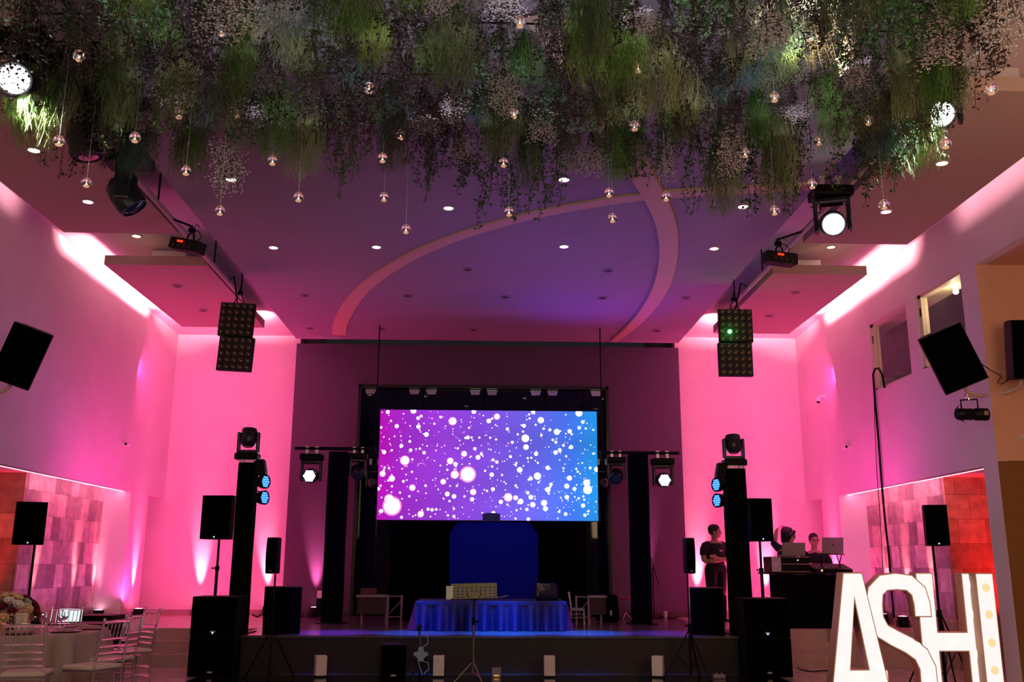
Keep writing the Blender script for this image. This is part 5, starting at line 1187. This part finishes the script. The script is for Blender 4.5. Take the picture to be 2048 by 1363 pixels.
for i in range(12): b.rbox(-.26+i*.046,-.245+i*.046,.08+.03*(i%3),.11+.03*(i%3),.062+.006*(i%3),.095,.003)
b.build('fader_knob',mat('grey_knob',(.3,.3,.3),.5),o)
b=MB(); b.ball((-.2,-.004,.03),.012,8); b.build('lit_button',emis('orange_led',(1,.2,.05),20),o)
# ---------------------------------------------------------------- marquee letters A S H I
def letter_poly(ch):
    if ch=='A': out=[[(0,0),(.18,0),(.235,.32),(.475,.32),(.53,0),(.71,0),(.46,1.42),(.25,1.42)]]; hol=[(.262,.47),(.448,.47),(.355,1.12)]
    elif ch=='H': out=[[(0,0),(.19,0),(.19,.62),(.50,.62),(.50,0),(.69,0),(.69,1.42),(.50,1.42),(.50,.82),(.19,.82),(.19,1.42),(0,1.42)]]; hol=None
    elif ch=='I': out=[[(0,0),(.2,0),(.2,1.42),(0,1.42)]]; hol=None
    elif ch=='S':
        cl=[(.595,.97),(.595,1.10),(.57,1.23),(.48,1.315),(.345,1.33),(.21,1.315),(.12,1.23),(.095,1.09),(.10,.95),(.16,.83),(.28,.76),(.42,.69),(.54,.60),(.595,.47),(.595,.33),(.57,.19),(.48,.105),(.345,.09),(.21,.105),(.12,.19),(.095,.32),(.095,.45)]
        L1=[];L2=[]
        for i,(x_,y_) in enumerate(cl):
            p_=Vector(cl[max(i-1,0)]);n_=Vector(cl[min(i+1,len(cl)-1)]); t_=(n_-p_).normalized(); nn=Vector((-t_.y,t_.x))*.09
            L1.append((x_+nn.x,y_+nn.y)); L2.append((x_-nn.x,y_-nn.y))
        out=[L1+L2[::-1]]
        hol=None
    return out,hol
def letter(chh,x,y,rz,label,s=1.0):
    o=empty('marquee_letter',(x,y,.005),rz,label,'letter','illuminated standing letters'); out,hol=letter_poly(chh)
    cu=bpy.data.curves.new('letter_shape','CURVE'); cu.dimensions='2D'; cu.fill_mode='BOTH'
    def spl(cu_,P,off=0):
        sp=cu_.splines.new('POLY'); sp.points.add(len(P)-1)
        for i,(a,c) in enumerate(P): sp.points[i].co=(a*s,c*s,0,1)
        sp.use_cyclic_u=True
    def make(nm,depth,off,z,m_,bev=0):
        cu=bpy.data.curves.new(nm,'CURVE'); cu.dimensions='2D'; cu.fill_mode='BOTH'
        for P in out: spl(cu,P)
        if hol: spl(cu,hol)
        cu.extrude=depth; cu.offset=off
        tmp=bpy.data.objects.new(nm,cu); COL.objects.link(tmp); dg=bpy.context.evaluated_depsgraph_get(); me=bpy.data.meshes.new_from_object(tmp.evaluated_get(dg)); bpy.data.objects.remove(tmp)
        me.transform(Matrix.Rotation(PI/2,4,'X')); me.transform(Matrix.Translation((0,z,0))); me.materials.clear(); me.materials.append(m_)
        q_=bpy.data.objects.new(nm,me); COL.objects.link(q_); q_.parent=o; return q_
    make('side_shell',.07,0,.08,mat('terracotta_side',(.62,.30,.20),.5))
    make('lit_face',.004,-.012,.006,emis('milky_lit_face',(1,.96,.92),.98))
    # bulbs showing through the face
    b=MB(); rg=random.Random(ord(chh)); bul={'A':[(.10,.15),(.16,.5),(.22,.9),(.30,1.25),(.61,.15),(.55,.5),(.49,.9),(.355,.40)],'S':[(.59,1.1),(.34,1.32),(.10,1.05),(.25,.74),(.5,.68),(.59,.35),(.35,.1),(.10,.4)],'H':[(.095,.2),(.095,.6),(.095,1.0),(.095,1.3),(.595,.2),(.595,.6),(.595,1.0),(.595,1.3),(.345,.72)],'I':[(.1,.2),(.1,.45),(.1,.72),(.1,1.0),(.1,1.27)]}[chh]
    for (bx,bz) in bul:
      b=MB(); b.ball((bx*s,-.004,bz*s),.045*s,12,sc=(1,.15,1))
      b.build('bulb',emis('bulb_amber',(1,.66,.34),1.1) if chh=='I' else emis('bulb_white',(1,.98,.94),1.0),o,60)
    return o
Yl=9.9
def lx(px,Y): return at(px,1300,Y=Y).x
letter('A',lx(1650,9.75),9.75,R(4),'glowing white letter A, first of the standing letters',.98)
letter('S',lx(1738,9.95),9.95,R(-2),'glowing white letter S between A and H',.98)
letter('H',lx(1845,10.0),10.0,R(2),'glowing white letter H between S and I',.98)
letter('I',lx(1967,9.9),9.9,R(5),'glowing white letter I with amber bulbs, last of the standing letters',.98)
# ---------------------------------------------------------------- hanging greenery
GZ=5.62
outline=[(-60,120),(20,170),(62,300),(110,345),(260,385),(420,392),(560,372),(700,408),(800,425),(950,415),(1100,415),(1250,425),(1450,405),(1640,400),(1740,392),(1850,352),(1930,300),(1990,240),(2060,140),(2120,90)]
ZBOT=4.72
poly=[]
for x,y in outline: p=at(x,y-8,Z=ZBOT); poly.append((p.x,p.y))
poly=[(poly[0][0]-.2,3.4)]+poly+[(poly[-1][0]+.2,3.4)]
def inside(x,y):
    c=False; n=len(poly); j=n-1
    for i in range(n):
        xi,yi=poly[i]; xj,yj=poly[j]
        if (yi>y)!=(yj>y) and x<(xj-xi)*(y-yi)/(yj-yi)+xi: c=not c
        j=i
    return c
# carrying wire grid
b=MB(); xs=[p[0] for p in poly]; ys=[p[1] for p in poly]; X0_,X1_,Y0_,Y1_=min(xs),max(xs),3.4,max(ys)
st=.42; i=0
gx=X0_
while gx<X1_:
    yy=[y_/50 for y_ in range(int(Y0_*50),int(Y1_*50)) if inside(gx,y_/50)]
    if yy: b.box(gx-.006,gx+.006,yy[0],yy[-1],GZ,GZ+.012)
    gx+=st
gy=Y0_
while gy<Y1_:
    xx=[x_/50 for x_ in range(int(X0_*50),int(X1_*50)) if inside(x_/50,gy)]
    if xx: b.box(xx[0],xx[-1],gy-.006,gy+.006,GZ+.012,GZ+.024)
    gy+=st
g_=b.build('ceiling_grid','black_metal'); tag(g_,'dark wire grid under the ceiling from which all the greenery hangs','grid')
b=MB()
for i in range(-3,4):
    for j in (4.2,6,7.4): 
        if inside(i*1.1,j): b.tube([(i*1.1,j,GZ),(i*1.1,j,ZC)],.008,6)
b.build('suspension_wire','black_metal',g_)
light('AREA','canopy_fill_light',(.2,6.2,5.15),(.2,6.2,5.8),60,(.85,.78,1),size=6,sy=3)  # unseen area light added to brighten the ceiling behind the greenery
gm=[mat('fern_green',(.11,.19,.03),.7,rnd=.6),mat('fern_olive',(.14,.16,.06),.7,rnd=.6),mat('ruscus_green',(.035,.085,.02),.45,rnd=.5),mat('dry_brown',(.035,.022,.018),.7,rnd=.4),mat('moss_grey',(.17,.19,.15),.85,rnd=.4),mat('moss_teal',(.06,.11,.09),.8,rnd=.4),mat('blossom_white',(.55,.47,.46),.7,rnd=.2),mat('twig_brown',(.05,.03,.02),.8)]
def tuft(seed,L=1.0,n=150,spread=.13,th=.0035,wav=.03,branches=2):
    """bundle of fine drooping strands, origin at the top"""
    rg=random.Random(seed); b=MB()
    for s in range(n):
        a=rg.uniform(0,2*PI); r0=rg.uniform(0,.05); l=L*rg.uniform(.55,1.0); sp=spread*rg.uniform(.2,1)
        z0=-rg.uniform(0,.35)*L; ph=rg.uniform(0,6); k=6; pts=[]
        l=min(l,L+z0)
        for i in range(k):
            t=i/(k-1); rr_=r0+sp*math.sin(min(1,t*1.3)*PI*.62)*(1.05-.55*t)
            pts.append(Vector((rr_*math.cos(a+t*.6)+wav*math.sin(ph+t*7)*t,rr_*math.sin(a+t*.6)+wav*math.cos(ph*1.3+t*6)*t,z0-l*t)))
        d=Vector((math.cos(a+1.3),math.sin(a+1.3),0)); 
        vs=[];
        for i,p in enumerate(pts): w=th*(1.2-i/(k-1)*.9); vs+= [p-d*w,p+d*w]
        b.add(vs,[(2*i,2*i+1,2*i+3,2*i+2) for i in range(k-1)])
        for q_ in range(branches):
            i=rg.randrange(1,k-1); p=pts[i]; e=Vector((rg.uniform(-1,1),rg.uniform(-1,1),-1.6)).normalized()*rg.uniform(.05,.11); m_=p+e*.5+Vector((rg.uniform(-.01,.01),rg.uniform(-.01,.01),0))
            b.add([p-d*th*.8,p+d*th*.8,m_+d*th*.7,m_-d*th*.7,p+e],[(0,1,2,3),(3,2,4)])
    return b
def vine(seed,L=1.0,stems=7,leaf=.028,spread=.13,dens=34,bare=0):
    rg=random.Random(seed); b=MB()
    for s in range(stems):
        a=rg.uniform(0,2*PI); l=L*rg.uniform(.55,1); x=rg.uniform(0,.04); ph=rg.uniform(0,6); k=10; pts=[]
        sp=rg.uniform(.3,1)*spread
        for i in range(k):
            t=i/(k-1); pts.append(Vector(((x+sp*math.sin(t*1.8))*math.cos(a+t)+.02*math.sin(ph+t*9),(x+sp*math.sin(t*1.8))*math.sin(a+t)+.02*math.cos(ph+t*8),-l*t)))
        b.tube(pts,[.004]*5+[.0025]*5,3,1,False)
        for q_ in range(dens):
            t=rg.uniform(.08,1)*(k-1); i=min(int(t),k-2); p=pts[i].lerp(pts[i+1],t-i)
            d=Vector((rg.uniform(-1,1),rg.uniform(-1,1),rg.uniform(-1.2,.3))).normalized(); u=d.cross(Vector((rg.uniform(-1,1),rg.uniform(-1,1),rg.uniform(-1,1)))).normalized(); ll=leaf*rg.uniform(.7,1.3)
            st_=p+d*.012
            b.add([st_,st_+d*ll*.5+u*ll*.32,st_+d*ll,st_+d*ll*.5-u*ll*.32],[(0,1,2,3)],0)
    return b
def blossom(seed,L=.8):
    rg=random.Random(seed); st_=MB(); fl_=MB()
    for s in range(16):
        a=rg.uniform(0,2*PI); l=L*rg.uniform(.6,1); sp=rg.uniform(.02,.12); k=4; p0=Vector((0,0,-rg.uniform(0,.2)))
        e=Vector((sp*math.cos(a),sp*math.sin(a),-l)); m_=p0.lerp(e,.6)+Vector((0,0,.03)); st_.tube([p0,m_,e],[.003,.002,.0015],3,0,False)
        for q_ in range(46):
            c=e.lerp(p0,rg.uniform(0,.4))+Vector((rg.gauss(0,.035),rg.gauss(0,.035),rg.gauss(0,.035))); r=rg.uniform(.0045,.009)
            fl_.add([c+Vector(v)*r for v in ((1,0,0),(-1,0,0),(0,1,0),(0,-1,0),(0,0,1),(0,0,-1))],[(0,2,4),(2,1,4),(1,3,4),(3,0,4),(2,0,5),(1,2,5),(3,1,5),(0,3,5)])
            if q_%6==0: st_.tube([e.lerp(p0,.2),c],.0012,3,0,False)
    return st_,fl_
protos=[]
def leafobj(name,b,mats_,label,cat,group):
    o=b.build(name,mats_,recalc=False); tag(o,label,cat,group); return o
K={}
K['fern']=[leafobj('hanging_fern',tuft(11+i,1.0,190,.16+.03*i,.0027,.045,3),gm[i%2],'wispy green fern tuft hanging from the ceiling grid','fern','wispy fern tufts in the hanging greenery') for i in range(4)]
K['vine']=[leafobj('leafy_vine',vine(31+i,1.05+.08*i,11,.034,.17,52),[gm[2],gm[7]],'bunch of dark green small leaved vines hanging from the ceiling grid','vine','leafy vines in the hanging greenery') for i in range(3)]
K['dry']=[leafobj('dried_vine',vine(51+i,1.1,13,.028,.18,50),[gm[3],gm[7]],'bunch of near black dried vines hanging from the ceiling grid','vine','dried dark vines in the hanging greenery') for i in range(3)]
K['moss']=[leafobj('hanging_moss',tuft(71+i,.95,260,.15,.0022,.06,4),gm[4+i],['tuft of grey green moss hanging from the ceiling grid','tuft of dusty teal moss hanging from the ceiling grid'][i],'moss',['grey moss tufts in the hanging greenery','teal moss tufts in the hanging greenery'][i]) for i in range(2)]
K['flower']=[]
for i in range(2):
    s_,f_=blossom(91+i); o=leafobj('blossom_spray',s_,gm[7],'spray of tiny whitish blossoms hanging among the greenery','flowers','blossom sprays in the hanging greenery'); f_.build('blossoms',gm[6],o,recalc=False); K['flower'].append(o)
used=set(); rg=random.Random(21)
# jittered grid of hanging points
spots=[]; stp=.295; yy=3.9; r_=0
while yy<Y1_+.1:
    xx=X0_-.1+(r_%2)*stp/2
    while xx<X1_+.1:
        x=xx+rg.uniform(-.10,.10); y=yy+rg.uniform(-.10,.10)
        if inside(x,y): spots.append((x,y))
        xx+=stp
    yy+=stp; r_+=1
import sys
kinds=['fern']*22+['vine']*24+['dry']*34+['moss']*9+['flower']*11
cnt={}
for ex,ey in ((68,300),(95,290),(48,272),(112,312),(30,250),(1840,340),(1852,305),(1828,318),(1868,310),(1795,380),(1750,388),(1815,350),(1905,260)):
    p=at(ex,ey-6,Z=4.75); spots.append((p.x,p.y))
def dist_edge(x,y): return not (inside(x,y+.3))
for (x,y) in spots:
    kd=kinds[rg.randrange(len(kinds))]; kd='fern' if (x,y) in spots[-13:] and rg.random()<.75 else kd
    if y<4.6 and rg.random()<.35: continue
    v=K[kd][rg.randrange(len(K[kd]))]
    o=v if v.name not in used else copy_tree(v)
    used.add(v.name); cnt[kd]=cnt.get(kd,0)+1
    L_=1.0 if kd!='flower' else .8
    drop=.0 if kd!='flower' else rg.uniform(0,.35)
    if dist_edge(x,y): zb=rg.uniform(4.4,5.0)
    else: zb=rg.uniform(4.6,5.25)
    sz=(GZ-drop-zb)/L_/1.08
    o.location=(x,y,GZ-drop+.01); o.rotation_euler=(0,0,rg.uniform(0,6.28)); sx=rg.uniform(.85,1.35); o.scale=(sx,sx,max(.4,sz))
for kd in K:
    for v in K[kd]:
        if v.name not in used: bpy.data.objects.remove(v)
print('GREENERY',cnt,len(spots))
# glass globes with candles
gl0=empty('glass_globe',(0,0,0),0,'','glass globe','clear glass globes hanging in the greenery')
b=MB(); n=20; prof=[]
for i in range(13):
    t=PI*(.05+.90*i/12); prof.append((.044*math.sin(t),.044*math.cos(t)))
prof[-1]=(.014,-.0405); 
b.lathe([(.004,.050),(.006,.044)]+prof[0:],n=22); b.lathe([(r_*.93,z_*.93) for r_,z_ in prof],n=22)
gm_=mat('globe_glass',(1,.97,1),.02,trans=1,ior=1.42,spec=.9); b.build('globe',gm_,gl0,60)
b=MB(); b.lathe([(0,-.036),(.016,-.036),(.016,-.018),(0,-.017)],n=12); b.build('candle',mat('candle_white',(.85,.7,.55),.5,emit=(1,.55,.3),es=.5),gl0,50)
b=MB(); b.lathe([(0,-.016),(.0035,-.012),(.003,-.006),(0,.0)],n=8); b.build('flame',emis('globe_flame',(1,.65,.35),14),gl0,60)
b=MB(); b.tube([(0,0,.05),(0,0,1.0)],.0012,4); b.build('thread',mat('nylon_thread',(.6,.6,.6),.3),gl0)
GL=[(443,62,6.3),(158,112,6.3),(475,226,7.2),(270,275,7.0),(118,282,6.9),(372,341,7.6),(173,365,8.0),(440,421,8.3),(545,321,7.8),(597,394,8.3),(738,176,6.9),(801,270,7.4),(765,316,7.6),(768,394,8.2),(812,458,8.5),(1040,44,5.9),(1028,227,7.1),(1007,325,7.7),(1018,423,8.4),(1276,135,6.4),(1269,252,7.2),(1218,385,8.2),(1225,436,8.5),(1332,393,8.3),(1549,194,6.9),(1549,421,8.4),(1490,306,7.6),(1624,368,8.2),(1737,241,7.2),(1855,137,6.7),(1891,287,7.2),(1982,178,6.9),(1768,409,8.2),(1638,282,7.5),(358,228,7.2),(1620,75,6.2)]
for i,(x,y,Y) in enumerate(GL):
    p=at(x,y,Y=Y)
    while not (inside(p.x,p.y+.3) and inside(p.x-.2,p.y+.2) and inside(p.x+.2,p.y+.2)) and Y>5: Y-=.1; p=at(x,y,Y=Y)
    o=gl0 if i==0 else copy_tree(gl0); o.location=p
    if y>415: lab='clear glass globe with candle hanging clear below the front edge of the greenery'
    elif x<280: lab='clear glass globe with candle at the end of the greenery near the left wall'
    elif x>1700: lab='clear glass globe with candle at the end of the greenery near the right wall'
    elif y>300: lab='clear glass globe with candle in the front fringe of the greenery'
    elif y>150: lab='clear glass globe with candle halfway back among the greenery'
    else: lab='clear glass globe with candle high among the greenery, near the top of the picture'
    o['label']=lab; o['group']='glass globes: '+lab[29:]
    for c in o.children:
        if c.name.startswith('thread'): c.scale=(1,1,(GZ-p.z))
# warm and cool light on the foliage, from the fixtures inside it and the hall
light('SPOT','foliage_spot_left',at(20,190,Y=6.9),at(75,235,Y=7.0),900,(.85,1,.75),size=.05,angle=70,blend=.9)
light('SPOT','foliage_spot_right',at(1895,235,Y=7.5),at(1838,275,Y=7.3),1100,(.85,1,.75),size=.05,angle=75,blend=.9)
light('SPOT','foliage_spot_far',at(1690,150,Y=6.2),at(1640,60,Y=6.4),420,(1,1,.5),size=.05,angle=70,blend=.9)
light('AREA','hall_wash_on_greenery',(0,1.5,3.0),(0,7,5.0),95,(1,.90,.80),size=4,sy=1.5)
# ---------------------------------------------------------------- stage wash lights
light('SPOT','violet_ceiling_wash',(1.9,16.2,3.6),(1.9,15.2,5.8),90,(.14,.05,1),size=.2,angle=110,blend=1)
light('SPOT','violet_ceiling_wash_near',(1.3,12.5,2.0),(1.4,11.5,5.8),85,(.30,.12,1),size=.3,angle=100,blend=1)
for bx,be,bc in ((-2.1,900,(.22,.06,1)),(-.9,1300,(.03,.12,1)),(.35,1900,(.01,.16,1)),(1.5,1700,(.01,.14,1)),(2.7,600,(.14,.06,1))):
    light('SPOT','stage_edge_beam',(bx,13.3,4.9),(bx,14.22,.5),be*4.2,bc,size=.06,angle=20,blend=1)
light('SPOT','blue_panel_wash',(.2,14.6,4.2),(.2,16.6,1.9),60,(.01,.03,1),size=.2,angle=45,blend=1)
light('SPOT','wall_lilac_left',(-2.8,16.2,3.0),(XL,12.6,3.0),80,(.45,.16,1),size=.1,angle=60,blend=1)
light('SPOT','wall_lilac_right',(3.1,16.2,3.0),(XR,12.4,3.2),100,(.40,.18,1),size=.1,angle=60,blend=1)
for sx in (-1,1):
    xc=.13+sx*5.25
    light('AREA','pink_wall_fill',(xc,17.2,.9),(xc,YB,3.3),58,(1,.04,.27),size=2.2,sy=.3)  # added area light without a fixture, spreads the uplights' pink evenly
    light('AREA','pink_wall_fill_high',(xc,17.0,4.9),(xc,YB,4.4),30,(1,.045,.28),size=2.2,sy=.3)  # second added area light, carries the pink up the wall
    light('AREA','pink_side_wash',(xc-sx*.4,15.6,2.2),(.13+sx*6.4,16.2,4.6),48,(1,.05,.42),size=2.5,sy=.4)
    light('SPOT','red_corner_uplight',(.13+sx*7.6,13.5,.3),(.13+sx*7.6,14.3,1.9),220 if sx<0 else 380,(1,.015,.012),size=.05,angle=70,blend=1)
    light('AREA','niche_wash',(.13+sx*6.2,15.9,.9),(.13+sx*6.8,15.9,2.4),9,(.75,.12,.7),size=3,sy=.2)
